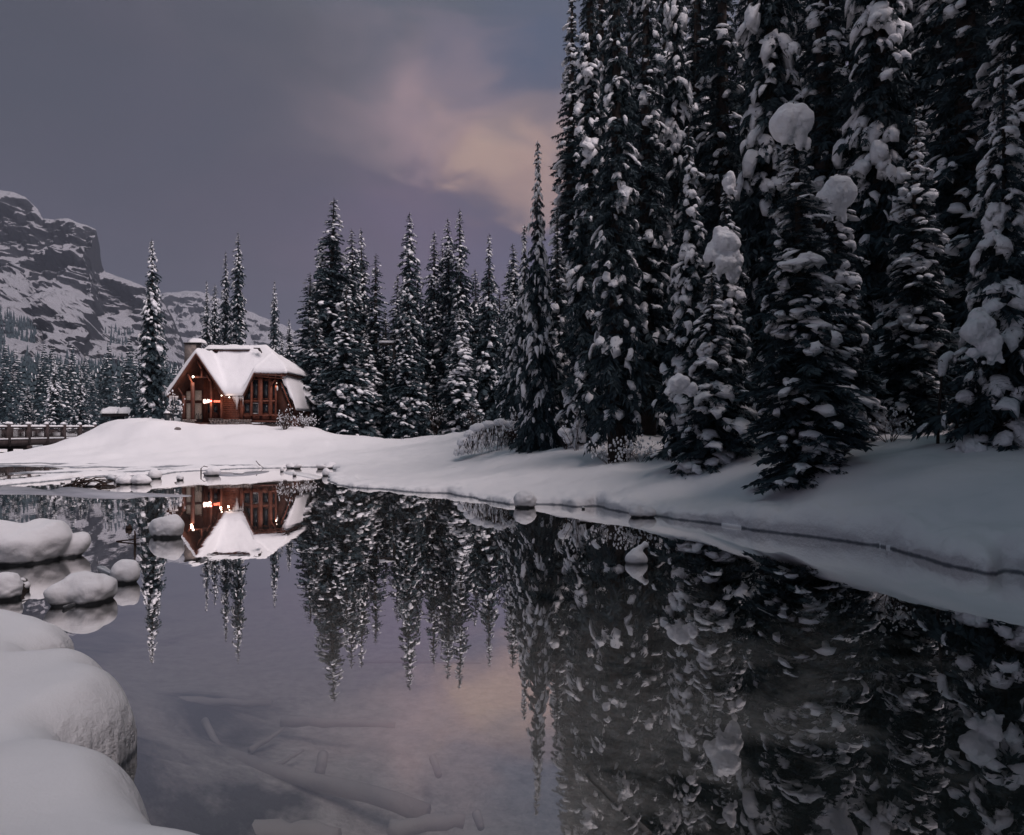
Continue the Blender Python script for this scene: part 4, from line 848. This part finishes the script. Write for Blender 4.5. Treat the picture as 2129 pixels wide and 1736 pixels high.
# ================================================================== THINGS BY THE CABIN
def small():
    # bin
    a = Q(208, 1130, 54.5); a.z = Gs(a.x, a.y) - .15; o = empty('litter_bin', a, 'stout dark litter bin capped with snow left of the cabin porch', 'bin')
    MB().tube([(0, 0, 0), (0, 0, .05), (0, 0, .62)], [.16, .18, .22], 14).build('body', M['iron'], o, True); MB().tube([(0, 0, .622), (0, 0, .70)], [.24, .22], 14).build('lid', M['bridge'], o)
    V, T = ico(2); V = V.copy(); V[:, 2] = np.maximum(V[:, 2], -.05); link('snow_cap', mesh_np('snow_cap', V * np.array([.25, .25, .17]) + np.array([0, 0, .71]), T, M['snow']), o)
    # handrail
    a = Q(330, 1165, 55); a.z = Gs(a.x, a.y) - .1; o = empty('handrail', a, 'short dark handrail edged with snow beside the porch corner', 'railing'); h = .62
    MB().tube([(-.30, 0, 0), (-.30, 0, h + .3)], .07, 8).build('post', M['iron'], o); MB().tube([(.35, 0, 0), (.30, 0, h + .25)], .05, 8).build('post', M['iron'], o)
    MB().beam((-.26, 0, h), (.10, 0, h), .05).build('rail', M['iron'], o); MB().beam((.10, 0, h), (.40, 0, .15), .05).build('rail', M['iron'], o); MB().beam((-.26, 0, h + .05), (.10, 0, h + .05), .055).build('rail_snow', M['snow'], o)
    # stone poking from mound
    a = Q(340, 1285, 51.5); V, T = ico(2); z = Gs(a.x, a.y); V = V * (1 + .2 * fbm(V[:, 0] * 2, V[:, 1] * 2, V[:, 2] * 2, 2, 4))[:, None]
    tag(link('boulder', mesh_np('boulder', V * np.array([.26, .2, .17]), T, M['stone']), loc=(a.x, a.y, z + .02)), 'dark stone poking out of the mound below the porch', 'boulder')
small()
# ================================================================== SHRUBS AND TWIGS
def branchy(base, n, h, spread, seed, rad=.02, depth=2, arch=.0, mt='twig', nseg=5):
    g = np.random.default_rng(seed); b = MB(); ends = []
    def grow(p, d, l, r, k):
        pts = [Vector(p)]; dd = Vector(d)
        for i in range(nseg):
            dd = (dd + Vector(g.normal(0, .16, 3)) + Vector((0, 0, -arch * (i + 1) / nseg))).normalized(); pts.append(pts[-1] + dd * l / nseg)
        b.tube(pts, [r * (1 - .75 * i / nseg) for i in range(nseg + 1)], 4); ends.append((pts[-1], dd)); ends.append((pts[-2], dd))
        if k > 0:
            for i in range(2, nseg + 1):
                if g.random() < .8: grow(pts[i], (dd + Vector(g.normal(0, .7, 3))).normalized(), l * .5, r * .5, k - 1)
    for i in range(n):
        a = g.uniform(0, 6.283); s = spread * g.uniform(.3, 1)
        grow(Vector(base) + Vector((math.cos(a) * .06, math.sin(a) * .06, 0)), Vector((math.cos(a) * s, math.sin(a) * s, 1)).normalized(), h * g.uniform(.7, 1.1), rad, depth)
    return b, ends
def snow_bits(ends, size, seed, prob=1.0, stretch=1.4):
    g = np.random.default_rng(seed); DV, DT = ico(1); Vs, Ts = [], []; o = 0
    for p, d in ends:
        if g.random() > prob: continue
        s = size * g.uniform(.5, 1.5); Vs.append(DV * np.array([s, s, s * stretch]) * g.uniform(.85, 1.15, (len(DV), 1)) + np.array(p) + np.array([0, 0, s * .4])); Ts.append(DT + o); o += len(DV)
    return np.concatenate(Vs), np.concatenate(Ts)
def shrub(px, py, d, n, h, spread, seed, label, size=.05, prob=.6, rad=.02, depth=2, arch=0, name='snowy_shrub', cat='shrub', group=None, snow=True):
    a = P(px, py, d); o = empty(name, (a.x, a.y, Gs(a.x, a.y) - .05), label, cat, group); b, e = branchy((0, 0, 0), n, h, spread, seed, rad, depth, arch); b.build('twigs', M['twig'], o, True)
    if snow: V, T = snow_bits(e, size, seed, prob); tag(link('snow_load', mesh_np('snow_load', V, T, M['snow_tree']), o), kind='stuff')
    return o
shrub(592, 891, 53.2, 20, 1.15, .62, 3, 'round leafless shrub dotted with snow in front of the cabin right end', .030, .34, .02)
shrub(356, 880, 55.6, 6, 1.7, .25, 5, 'slim shrub with snow lumps seen under the porch left eave', .055, .3, .02)
sh = 'leafless shrubs along the foot of the forest'
for i, (px, py, d, n, h, s, ar, lb) in enumerate(((628, 892, 55, 14, .9, .6, .0, 'thin leafless shrub at the cabin right corner behind the dotted one'), (650, 893, 56.5, 12, .8, .7, 0, 'sparse dry shrub on the slope under the lower right roof'), (700, 908, 60, 14, 1.3, .4, 0, 'upright thicket at the foot of the tallest broad spruce'),
        (905, 903, 59, 12, 2.4, .25, 0, 'tall thin saplings standing in the far row of trees'), (870, 905, 61, 10, 1.4, .5, 0, 'low frosted thicket beside the needle-thin spruce'), (985, 903, 56, 14, 1.6, .5, 0, 'frosted thicket under the lone pointed spruce'),
        (1085, 926, 31, 16, 1.35, .9, .02, 'bare shrub fanning out behind the snow-laden arch'), (1125, 915, 30.5, 14, 1.1, .8, 0, 'tangled bare shrub under the tree against the glowing cloud'), (1200, 922, 26, 5, 1.3, .5, 0, 'single leaning twig cluster beside the snow-capped sapling'),
        (1268, 940, 23, 12, .75, 1.3, .05, 'low spreading twigs at the foot of the bare trunk'), (1300, 945, 23, 7, .9, 1.0, .02, 'bare twigs just right of the bare trunk'), (1330, 950, 22.5, 6, .7, 1.1, .02, 'few crooked twigs poking from the snow left of the broad low spruce'),
        (1585, 925, 18.6, 8, .7, 1.2, .04, 'dark twigs in the gap between the two big near spruces'), (1850, 915, 16.5, 10, .8, 1.2, .05, 'bare branches right of the spruce closest to the water'), (2040, 905, 15.2, 7, .9, .9, .05, 'forked bare branches behind the snow-hooked saplings'), (2095, 915, 14.4, 8, 1.0, .8, .05, 'bare branches at the right edge of the view'))):
    shrub(px, py, d, n, h, s, 40 + i, lb, .03 if d > 20 else .02, .35, .012 if d < 40 else .02, 2, ar, 'bare_shrub', 'shrub', sh)
# --- arched shrub bowed under snow
def arch():
    d = 31.5; o = empty('bowed_shrub', P(1010, 938, d), 'long shrub bowed into an arch under heavy snow with hanging frosted twigs', 'shrub'); B = Vector(o.location); B.z = o.location.z = Gs(B.x, B.y) - .05
    L_ = lambda px, py, dd=0: P(px, py, d + dd) - B
    main = [L_(1098, 925, .4), L_(1085, 903, .3), L_(1066, 889, .1), L_(1048, 885), L_(1030, 884), L_(1012, 889), L_(997, 897), L_(984, 903), L_(972, 912, -.1), L_(962, 926, -.2), L_(957, 937, -.2)]
    g = np.random.default_rng(8); b = MB(); b.tube(main, [.06, .055, .05, .045, .04, .035, .03, .03, .025, .02, .012], 6)
    for k in range(14):
        a = L_(g.uniform(1080, 1112), 924, g.uniform(-.3, .5)); m = L_(g.uniform(1045, 1095), g.uniform(890, 912), g.uniform(-.4, .4)); c = L_(g.uniform(1025, 1085), g.uniform(900, 930), g.uniform(-.5, .3)); b.tube([a, a.lerp(m, .5) + Vector((0, 0, .1)), m, m.lerp(c, .6) + Vector((0, 0, .05)), c], [.03, .024, .016, .012, .006], 5)
    b.build('stems', M['twig'], o, True)
    T1, E = MB(), []
    for k in range(150):
        t = g.uniform(.25, 1) * (len(main) - 1); i = min(int(t), len(main) - 2); p = main[i].lerp(main[i + 1], t - i) + Vector((g.normal(0, .08), g.normal(0, .22), 0)); ln = max(.12, p.z * g.uniform(.5, 1.0)); pts = [p, p + Vector((g.normal(0, .07), g.normal(0, .06), -ln * .5)), p + Vector((g.normal(0, .12), g.normal(0, .1), -ln))]
        T1.tube(pts, [.014, .011, .005], 4)
        for q in range(4): E.append((p.lerp(pts[2], g.uniform(.1, .95)) + Vector((g.normal(0, .04), g.normal(0, .04), 0)), None))
    T1.build('hanging_twigs', M['twig'], o, True); V, T = snow_bits(E, .040, 3, .9, 2.4); tag(link('frost', mesh_np('frost', V, T, M['snow_tree']), o), kind='stuff')
    V, T = ico(3); Vs, Ts = [], []; q = 0
    for k in range(34):
        t = .18 * (len(main) - 1) + k / 33 * .78 * (len(main) - 1); i = min(int(t), len(main) - 2); p = main[i].lerp(main[i + 1], t - i); s = .17 + .06 * math.sin(k * 1.1) + .07 * (k in (18, 19, 20)); Vs.append(V * np.array([s * 1.25, s, s * .8]) * (1 + .12 * fbm(V[:, 0] * 2 + k, V[:, 1] * 2, V[:, 2] * 2, 2, 3))[:, None] + np.array(p) + np.array([0, 0, s * .6])); Ts.append(T + q); q += len(V)
    link('snow_load', mesh_np('snow_load', np.concatenate(Vs), np.concatenate(Ts), M['snow_tree']), o)
arch()
# --- snow-capped sapling
cr, sn, tr, H, Rb = NEAR[4]
a = P(1175, 926, 26.5); o = empty('sapling', (a.x, a.y, Gs(a.x, a.y) - .1), 'tiny spruce sapling bent under a ball of snow at the foot of the forest', 'sapling')
b, e = branchy((0, 0, 0), 7, .6, .5, 77, .02, 1); b.build('stem', M['twig'], o); Vb, Tb = bough(70, 90, .04, .3); link('needles', mesh_np('needles', Vb * .6 @ np.array([[0, 0, 1], [0, 1, 0], [.4, 0, 0]]) + np.array([0, 0, .05]), Tb, M['needles'], False), o)
V, T = ico(3); V = V * (1 + .15 * fbm(V[:, 0] * 1.5, V[:, 1] * 1.5, V[:, 2] * 1.5, 2, 9))[:, None]; link('snow_cap', mesh_np('snow_cap', np.concatenate([V * np.array([.25, .22, .2]) + np.array([-.05, 0, .75]), V * np.array([.2, .2, .22]) + np.array([.1, 0, .5])]), np.concatenate([T, T + len(V)]), M['snow_tree']), o)
# --- saplings hooked over with snow, right edge
def hooked(pts, d, label, w=.07, s=.13):
    B = P(pts[0][0], pts[0][1], d); o = empty('hooked_sapling', B, label, 'sapling', 'saplings bent into hooks by snow'); L_ = [P(x, y, d) - B for x, y in pts]; b = MB(); b.tube([L_[0] - Vector((0, 0, .5))] + L_, [w * .5] + [w * .5 * (1 - .6 * i / len(L_)) for i in range(len(L_))], 7); b.build('stem', M['bark'], o, True)
    g = np.random.default_rng(int(pts[0][0])); b = MB()
    for k in range(6):
        p = L_[int(g.integers(1, len(L_) - 1))]; q = p + Vector((g.uniform(-.5, .5), g.uniform(-.3, .1), g.uniform(-.15, .1))); b.tube([p, p.lerp(q, .5) + Vector((0, 0, .06)), q], [.012, .009, .004], 4)
    b.build('twigs', M['twig'], o)
    V, T = ico(2); Vs, Ts = [], []; q = 0; up = L_[len(L_) // 2:]
    for i in range(len(up) - 1):
        for t in np.linspace(0, 1, 5):
            p = up[i].lerp(up[i + 1], t); r = s * (.75 + .25 * math.sin(i + t * 2)); Vs.append(V * r + np.array(p) + np.array([0, 0, r * .55])); Ts.append(T + q); q += len(V)
    link('snow_load', mesh_np('snow_load', np.concatenate(Vs), np.concatenate(Ts), M['snow_tree']), o)
hooked([(1950, 915), (1951, 870), (1955, 820), (1958, 780), (1962, 755), (1975, 742)], 15.2, 'tallest hook-topped sapling loaded with snow near the right edge', s=.11)
hooked([(1988, 918), (1990, 880), (1992, 850), (1997, 833), (2007, 830), (2015, 838)], 14.6, 'short hook-topped sapling with a smooth snow cap, right of the tallest hooked one', s=.14)
hooked([(2100, 925), (2106, 880), (2110, 845), (2118, 825), (2130, 822)], 14.0, 'dark leaning sapling with snow at the extreme right edge', s=.14)

# ================================================================== BIG SNOW LUMPS on the near trees (parts of their trees)
def find_tree(lbl): return next(o for o in COL.objects if o.get('label') == lbl)
def metal(name, balls, mt, par, res=.02, rough=0):
    mb = bpy.data.metaballs.new('m'); mb.resolution = res; mb.render_resolution = res; mb.threshold = .35; ob = bpy.data.objects.new('m', mb); COL.objects.link(ob)
    for c, r in balls: e = mb.elements.new(); e.co = c; e.radius = r * 1.55
    bpy.context.view_layer.update(); dg = bpy.context.evaluated_depsgraph_get(); me = bpy.data.meshes.new_from_object(ob.evaluated_get(dg)); bpy.data.objects.remove(ob); me.materials.clear(); me.materials.append(mt); me.name = name
    if rough:
        c = np.empty(len(me.vertices) * 3, np.float32); me.vertices.foreach_get('co', c); c = c.reshape(-1, 3).astype(float); nr = np.empty(len(me.vertices) * 3, np.float32); me.vertices.foreach_get('normal', nr); nr = nr.reshape(-1, 3)
        n = fbm(c[:, 0] * 3.2, c[:, 1] * 3.2, c[:, 2] * 2.2, 3, 6) * rough; c = c + nr * n[:, None]; me.vertices.foreach_set('co', c.astype(np.float32).ravel()); me.update()
    for p in me.polygons: p.use_smooth = True
    return link(name, me, par)
def lump(lbl, px, py, w, h, dd, seed):
    t = find_tree(lbl); d = t.location.y - dd; g = np.random.default_rng(seed + 100); k = d / F; cap = py in (257, 405)
    balls = [(.05, .32, .42), (.22, -.05, .50), (-.18, -.1, .54), (-.05, -.3, .5)] if cap else [(0, .55, .30), (.12, .2, .36), (-.18, .05, .36)]
    for q in range(4 if cap else 9): x = g.uniform(-.7, .7); balls.append((x, (-.7 if cap else g.uniform(-.7, .1)) - .1 * abs(x), g.uniform(.14, .22) if cap else g.uniform(.16, .32)))
    for q in range(5): x = g.uniform(-.75, .75); balls += [(x, -.75, .14), (x + .02, -.92, .11), (x + .03, -1.06, .07)]
    C0 = P(px, py, d); B = [((x * w * k, g.normal(0, .12) * w * k - .15 * abs(1 - y) * w * k * .6, y * h * k), r * 1.2 * (w * .55 + h * .45) * k) for x, y, r in balls]
    o = metal('snow_clump', B, M['snow_tree'], None, max(.018, w * k * .08), w * k * .30); bpy.context.view_layer.update(); o.parent = t; o.matrix_parent_inverse = t.matrix_world.inverted(); o.location = C0
bpy.context.view_layer.update()
for a in (('big spruce closest to the water, topped by a round snow cap', 1640, 257, 47, 50, .3, 1), ('spruce behind the closest one with an egg-shaped snow cap', 1735, 405, 34, 52, .4, 7),
          ('spruce draped with a wide apron of snow', 1517, 380, 18, 28, .3, 8), ('spruce draped with a wide apron of snow', 1500, 520, 42, 60, .9, 10), ('broad low spruce wrapped in snow at the bank edge', 1412, 800, 40, 22, 1.1, 14),
          ('heavily snowed spruce at the right edge of the view', 2035, 690, 44, 60, 1.0, 16), ('spruce at the left foot of the one against the glowing cloud', 1094, 845, 20, 26, .8, 22)):
    lump(*a)

# ================================================================== SNOW-COVERED ROCKS IN THE WATER
def smin(a, b, k): h = np.clip(.5 + .5 * (b - a) / k, 0, 1); return b * (1 - h) + a * h - k * h * (1 - h)
def rock(label, ells, cat='boulder', group=None, name='snow_covered_boulder', k=.12, res=(72, 48), rough=.012, twigs=0, seed=1):
    """ells: (px, waterline py, width px, height px, depth factor) measured lumps"""
    E = []
    for px, py, w, h, df in ells:
        p = PW(px, py); d = p.y; rx = w * d / F / 2; hz = h * d / F * .90; E.append((p.x, d + rx * df, rx, rx * df, hz))
    cx = sum(e[0] * e[2] for e in E) / sum(e[2] for e in E); cy = sum(e[1] * e[2] for e in E) / sum(e[2] for e in E); cz = min(e[4] for e in E) * .25
    nu, nv = res; u = np.linspace(0, 2 * np.pi, nu, endpoint=False); v = np.linspace(-.5 * np.pi, .5 * np.pi, nv); U, Vv = np.meshgrid(u, v)
    D = np.stack([np.cos(U) * np.cos(Vv), np.sin(U) * np.cos(Vv), np.sin(Vv)], -1)
    def sdf(Pn):
        r = None
        for x, y, rx, ry, hz in E:
            q = np.stack([(Pn[..., 0] - x) / rx, (Pn[..., 1] - y) / ry, (Pn[..., 2] + .10 * hz) / (hz * 1.10)], -1)
            f = (np.sum(np.abs(q) ** 2.15, -1) ** (1 / 2.15) - 1) * min(rx, ry, hz); r = f if r is None else smin(r, f, k * min(hz, .6) * 3)
        return r
    C0 = np.array([cx, cy, cz]); lo = np.zeros(U.shape); hi = np.full(U.shape, max(e[2] for e in E) * 8)
    T0 = np.linspace(0, 1, 60); far = np.zeros(U.shape)
    for t in T0[1:]:
        ins = sdf(C0 + D * (hi * t)[..., None]) < 0; far = np.where(ins, hi * t, far)
    lo = far; hi2 = far + hi / 59
    for _ in range(14):
        mid = (lo + hi2) / 2; ins = sdf(C0 + D * mid[..., None]) < 0; lo = np.where(ins, mid, lo); hi2 = np.where(ins, hi2, mid)
    r = lo * (1 + .15 * fbm(D[..., 0] * 1.7 + seed * 3, D[..., 1] * 1.7, D[..., 2] * 1.7, 2, seed + 3)); Pn = C0 + D * r[..., None]; f = 7.0 / max(.5, E[0][2] * 2 + .4); steep = np.clip(1.1 - np.abs(D[..., 2]) * 1.2, .1, 1)
    nz = fbm(Pn[..., 0] * f, Pn[..., 1] * f, Pn[..., 2] * f * 1.6, 4, seed); Pn = Pn + D * (nz * steep * rough * (1 + E[0][2]))[..., None]
    top = Pn[..., 2].max(); zr = np.clip(1 - Pn[..., 2] / (.55 * top), 0, 1) ** 1.4; fac = 1 - .27 * zr
    Pn[..., 0] = cx + (Pn[..., 0] - cx) * fac; Pn[..., 1] = cy + (Pn[..., 1] - cy) * fac
    Pn[..., 2] = np.maximum(Pn[..., 2], -.25)
    V = (Pn - np.array([cx, cy, 0])).reshape(-1, 3); Fs = [(j * nu + i, j * nu + (i + 1) % nu, (j + 1) * nu + (i + 1) % nu, (j + 1) * nu + i) for j in range(nv - 1) for i in range(nu)]
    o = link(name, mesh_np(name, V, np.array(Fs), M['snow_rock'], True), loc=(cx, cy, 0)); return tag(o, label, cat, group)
gr = 'snow-covered boulders standing in the water'
rock('longest snow-covered boulder, a flat block reaching in from the left edge', [(-60, 1182, 260, 98, .45), (55, 1172, 130, 95, .8), (150, 1160, 80, 55, .9)], group=gr, k=.05, res=(150, 60), seed=2)
rock('snowy boulder standing in the reflection left of the cabin gable', [(332, 1120, 58, 49, .7), (358, 1120, 44, 46, .8), (312, 1117, 30, 34, .8)], group=gr, seed=3)
rock('cap-shaped snowy boulder with a pointed left side', [(246, 1217, 68, 54, .75), (272, 1216, 28, 42, .9), (206, 1200, 36, 26, .6)], group=gr, seed=4)
rock('widest loaf-shaped snowy boulder nearest the left bank, with a small toe', [(150, 1262, 120, 70, .62), (195, 1252, 70, 50, .8), (102, 1265, 44, 46, .8), (112, 1275, 20, 10, 1)], group=gr, seed=5, res=(96, 60))
rock('snowy boulder cut off by the left edge above the near bank', [(-8, 1252, 66, 66, .9)], group=gr, seed=6)
rock('blocky snowy boulder against the right bank', [(1092, 1057, 56, 40, .8)], group=gr, seed=7)
rock('long low snowy boulder at the foot of the right bank', [(1325, 1077, 38, 28, .8), (1352, 1077, 34, 25, .8)], group=gr, seed=8)
rock('fingernail-small snow lump alone near the right bank', [(1213, 1059, 8, 6, 1)], group=gr, seed=9, res=(16, 10))
for i, (lb, e) in enumerate((('wide snowy boulder at the head of the stick pile', [(252, 1002, 46, 18, .5), (225, 998, 30, 14, .5)]), ('flat-topped snowy boulder with a thin twig in it', [(284, 1008, 46, 23, .7)]), ('slanting snowy boulder between the stick pile and the flat-topped one', [(250, 1008, 40, 20, .7)]), ('tall snowy boulder right behind the flat-topped one', [(316, 996, 30, 22, .8)]),
        ('small round snowball-like boulder off the far shore', [(371, 999, 16, 13, .9)]), ('craggy snowy boulder with a curled twig', [(437, 990, 34, 20, .8), (424, 988, 12, 9, .8)]), ('low dark-sided slab off the far shore', [(493, 987, 24, 6, .6)]), ('rounded boulder pair on the far shore', [(600, 974, 22, 13, .7), (618, 975, 18, 12, .7)]),
        ('small round boulder in front of the pair', [(585, 981, 9, 11, .9)]), ('smallest round boulder near the far inlet', [(611, 990, 9, 10, .9)]), ('long snowy boulder at the mouth of the far inlet', [(665, 976, 28, 12, .6), (685, 974, 34, 15, .6)]), ('knuckle-like boulder joining the right bank tip', [(676, 990, 20, 18, .8)]),
        ('low pale boulder below the stick pile', [(186, 1012, 40, 10, .6)]), ('pebble-sized snow lump at the left end of the stick pile', [(128, 1006, 10, 6, .8)]), ('second pebble-sized snow lump in the stick pile', [(150, 1002, 12, 8, .8)]), ('small snow lump at the middle of the stick pile', [(168, 1000, 12, 9, .8)]))):
    rock(lb, e, group=gr, seed=20 + i, res=(48, 30))
# hooked snow lump in mid water
o = empty('snow_covered_snag', PW(1324, 1171), 'snow lump with a hooked neck alone in the water, like a resting bird', 'snag')
B = Vector(o.location); L_ = lambda px, py, dd=0: P(px, py, B.y + dd) - B
k = B.y / F
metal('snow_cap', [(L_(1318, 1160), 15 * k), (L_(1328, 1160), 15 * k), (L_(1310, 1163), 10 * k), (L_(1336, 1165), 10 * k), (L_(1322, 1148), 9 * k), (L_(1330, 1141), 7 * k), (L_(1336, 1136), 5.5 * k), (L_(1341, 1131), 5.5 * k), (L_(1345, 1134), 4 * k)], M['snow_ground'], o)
MB().tube([L_(1338, 1170), L_(1343, 1150, .02), L_(1344, 1138, .02)], [.04, .035, .02], 6).build('stick', M['bark'], o); MB().tube([L_(1318, 1168, -.09), L_(1330, 1165, -.10)], [.02, .015], 6).build('stub', M['bark'], o)
o = empty('snow_covered_stump', PW(45, 1228), 'small dark stump with a thin snow hat beside the boulder at the left edge', 'stump'); B = Vector(o.location); k = B.y / F
MB().tube([(0, 0, -.2), (0, 0, .10), (.03, 0, .15)], [.10, .09, .05], 9).build('wood', M['bark'], o, True); metal('snow_cap', [(L_(40, 1214), 10 * k), (L_(46, 1208), 7 * k), (L_(54, 1217), 8 * k), (L_(38, 1206), 4 * k)], M['snow'], o)
# sticks
def stick(name, pts, r, label, cat='branch', mt='twig', group=None, d=None):
    B = PW(*pts[0]) if d is None else P(pts[0][0], pts[0][1], d); Y = B.y; L = [P(x, y, Y) - B for x, y in pts]; n = len(L); o = MB().tube(L, [r * (1 - .6 * i / n) for i in range(n)], 6).build(name, M[mt]); o.location = B; return tag(o, label, cat, group)
stick('branch', [(281, 1135), (280, 1120), (281, 1112), (280, 1104)], .022, 'upright dark stub in the water left of the boulder by the gable reflection')
stick('branch', [(242, 1126), (255, 1124), (275, 1122), (288, 1120)], .018, 'thin stick floating flat beside the upright stub')
stick('branch', [(363, 1116), (364, 1108), (369, 1103), (372, 1100)], .012, 'forked dark twig in front of the boulder by the gable reflection')
stick('branch', [(357, 1101), (362, 1106), (365, 1108), (368, 1113)], .010, 'crossing twig in front of the boulder by the gable reflection')
stick('branch', [(268, 1101), (268, 1094), (270, 1092)], .07, 'small black knob sticking out of the water left of the cabin reflection')
stick('branch', [(283, 1006), (282, 998), (281, 991)], .02, 'thin twig upright in the flat-topped boulder')
stick('branch', [(418, 985), (418, 974), (424, 969), (432, 971)], .03, 'curled twig over the craggy boulder')
stick('branch', [(540, 968), (532, 958), (536, 963), (548, 973)], .02, 'crooked twig on the far shore ice', d=36)
def pile():
    o = empty('stick_pile', PW(165, 1006), 'low pile of dark sticks and snow bits off the far left shore', 'sticks'); B = Vector(o.location); g = np.random.default_rng(5)
    for k in range(26):
        p = PW(g.uniform(125, 200), g.uniform(1000, 1013)) - B; a = g.uniform(-.5, .5); l = g.uniform(.3, 1.0); q = p + Vector((math.cos(a) * l, math.sin(a) * l, g.uniform(-.05, .25))); MB().tube([p, p.lerp(q, .5) + Vector((0, 0, .08)), q], [.03, .025, .012], 5).build('stick', M['twig'], o)
pile()
# ================================================================== ICE
def ice_mat():
    m = M['icesheet'] = mat('thin_ice', (.30, .32, .36), .35, noise=.8, color2=(.42, .43, .48), spec=.5)
ice_mat()
def sheet(pts, label, z=.012, name='ice_sheet', mt='icesheet', th=.03):
    W_ = [PW(*p) for p in pts]; c = sum(W_, Vector()) / len(W_); n = len(W_)
    out = []
    for i in range(n):                                                  # smooth outline
        p0, p1, p2, p3 = W_[i - 1], W_[i], W_[(i + 1) % n], W_[(i + 2) % n]
        for t in np.linspace(0, 1, 6, endpoint=False): out.append(.5 * ((2 * p1) + (p2 - p0) * t + (2 * p0 - 5 * p1 + 4 * p2 - p3) * t * t + (3 * p1 - p0 - 3 * p2 + p3) * t ** 3) - c)
    m = len(out); V = [(p.x, p.y, z) for p in out] + [(p.x, p.y, z - th) for p in out]
    o = link(name, mesh_np(name, V, [tuple(range(m))[::-1]] + [(i, (i + 1) % m, (i + 1) % m + m, i + m) for i in range(m)], M[mt], False), loc=(c.x, c.y, 0)); return tag(o, label, 'ice')
sheet([(-30, 1014), (40, 1012), (100, 1019), (140, 1013), (190, 1017), (240, 1023), (300, 1025), (360, 1028), (398, 1031), (360, 1033), (300, 1033), (260, 1037), (180, 1035), (120, 1030), (60, 1028), (-30, 1026)], 'long grey tongue of thin ice reaching from the left edge past the stick pile')
sheet([(590, 981), (640, 984), (668, 992), (655, 996), (625, 990), (600, 987)], 'pale ice patch in the far inlet by the tip of the right bank', mt='snow')
sheet([(420, 984), (470, 982), (500, 985), (515, 981), (560, 980), (520, 988), (470, 990)], 'thin ice skin along the far shore between the small boulders')
sheet([(1500, 1091), (1530, 1089), (1570, 1093), (1640, 1106), (1645, 1109), (1580, 1101), (1520, 1096)], 'bright snow ledge frozen along the right bank past the long low boulder', .05, 'snow_ledge', 'snow', .06)
sheet([(1822, 1133), (1838, 1129), (1858, 1131), (1880, 1142), (1850, 1140)], 'short bright snow ledge further along the right bank', .05, 'snow_ledge', 'snow', .06)
# ================================================================== SUNKEN LOGS
M['log'] = mat('sunken_log', (.55, .50, .46), .9, noise=1.5, color2=(.36, .33, .31), bump=(9, .6, .03))
def log(a, c, r, label, taper=.75, z=-.62, knots=0):
    def B_(p): d = (CAMH - z) * F / (p[1] - CY); return P(p[0], p[1], d)
    A, E = B_(a), B_(c); n = 9; g = np.random.default_rng(int(a[0] + c[1])); pts = [A.lerp(E, i / (n - 1)) + Vector((0, g.normal(0, r * .15), g.normal(0, r * .12))) for i in range(n)]
    mid = A.lerp(E, .5); o = MB().tube([p - mid for p in pts], [r * (1 - (1 - taper) * i / (n - 1)) * g.uniform(.93, 1.07) for i in range(n)], 10).build('sunken_log', M['log'], None, True); o.location = mid
    return tag(o, label, 'log', 'logs lying on the lake bed')
log((885, 1688), (462, 1568), .075, 'longest and thickest sunken log slanting across the bottom', .7)
log((585, 1500), (822, 1506), .055, 'straight sunken log lying level under the tallest spruce reflection', .5)
log((665, 1607), (672, 1570), .045, 'short upright-looking sunken stub above the longest log', 1)
log((900, 1575), (912, 1612), .035, 'short sunken stub right of the level log', .8)
log((330, 1458), (565, 1462), .05, 'faint sunken log close to the left bank', .6)
log((500, 1735), (700, 1745), .10, 'sunken log at the bottom edge of the view', .9)
log((810, 1722), (965, 1706), .06, 'sunken log below the end of the longest one', .8)
log((425, 1500), (470, 1580), .035, 'curved sunken branch meeting the longest log', .6)
log((560, 1600), (630, 1560), .025, 'thin sunken branch crossing over the longest log', .5)
log((520, 1560), (590, 1515), .03, 'slim sunken branch left of the level log', .5)
log((1225, 1610), (1350, 1736), .03, 'thin sunken pole under the dark forest reflection', .7)
log((990, 1690), (1000, 1720), .035, 'small sunken stub near the bottom centre', .8)
log((750, 1375), (1000, 1378), .02, 'thin sunken pole far out under the tree tips', .6)
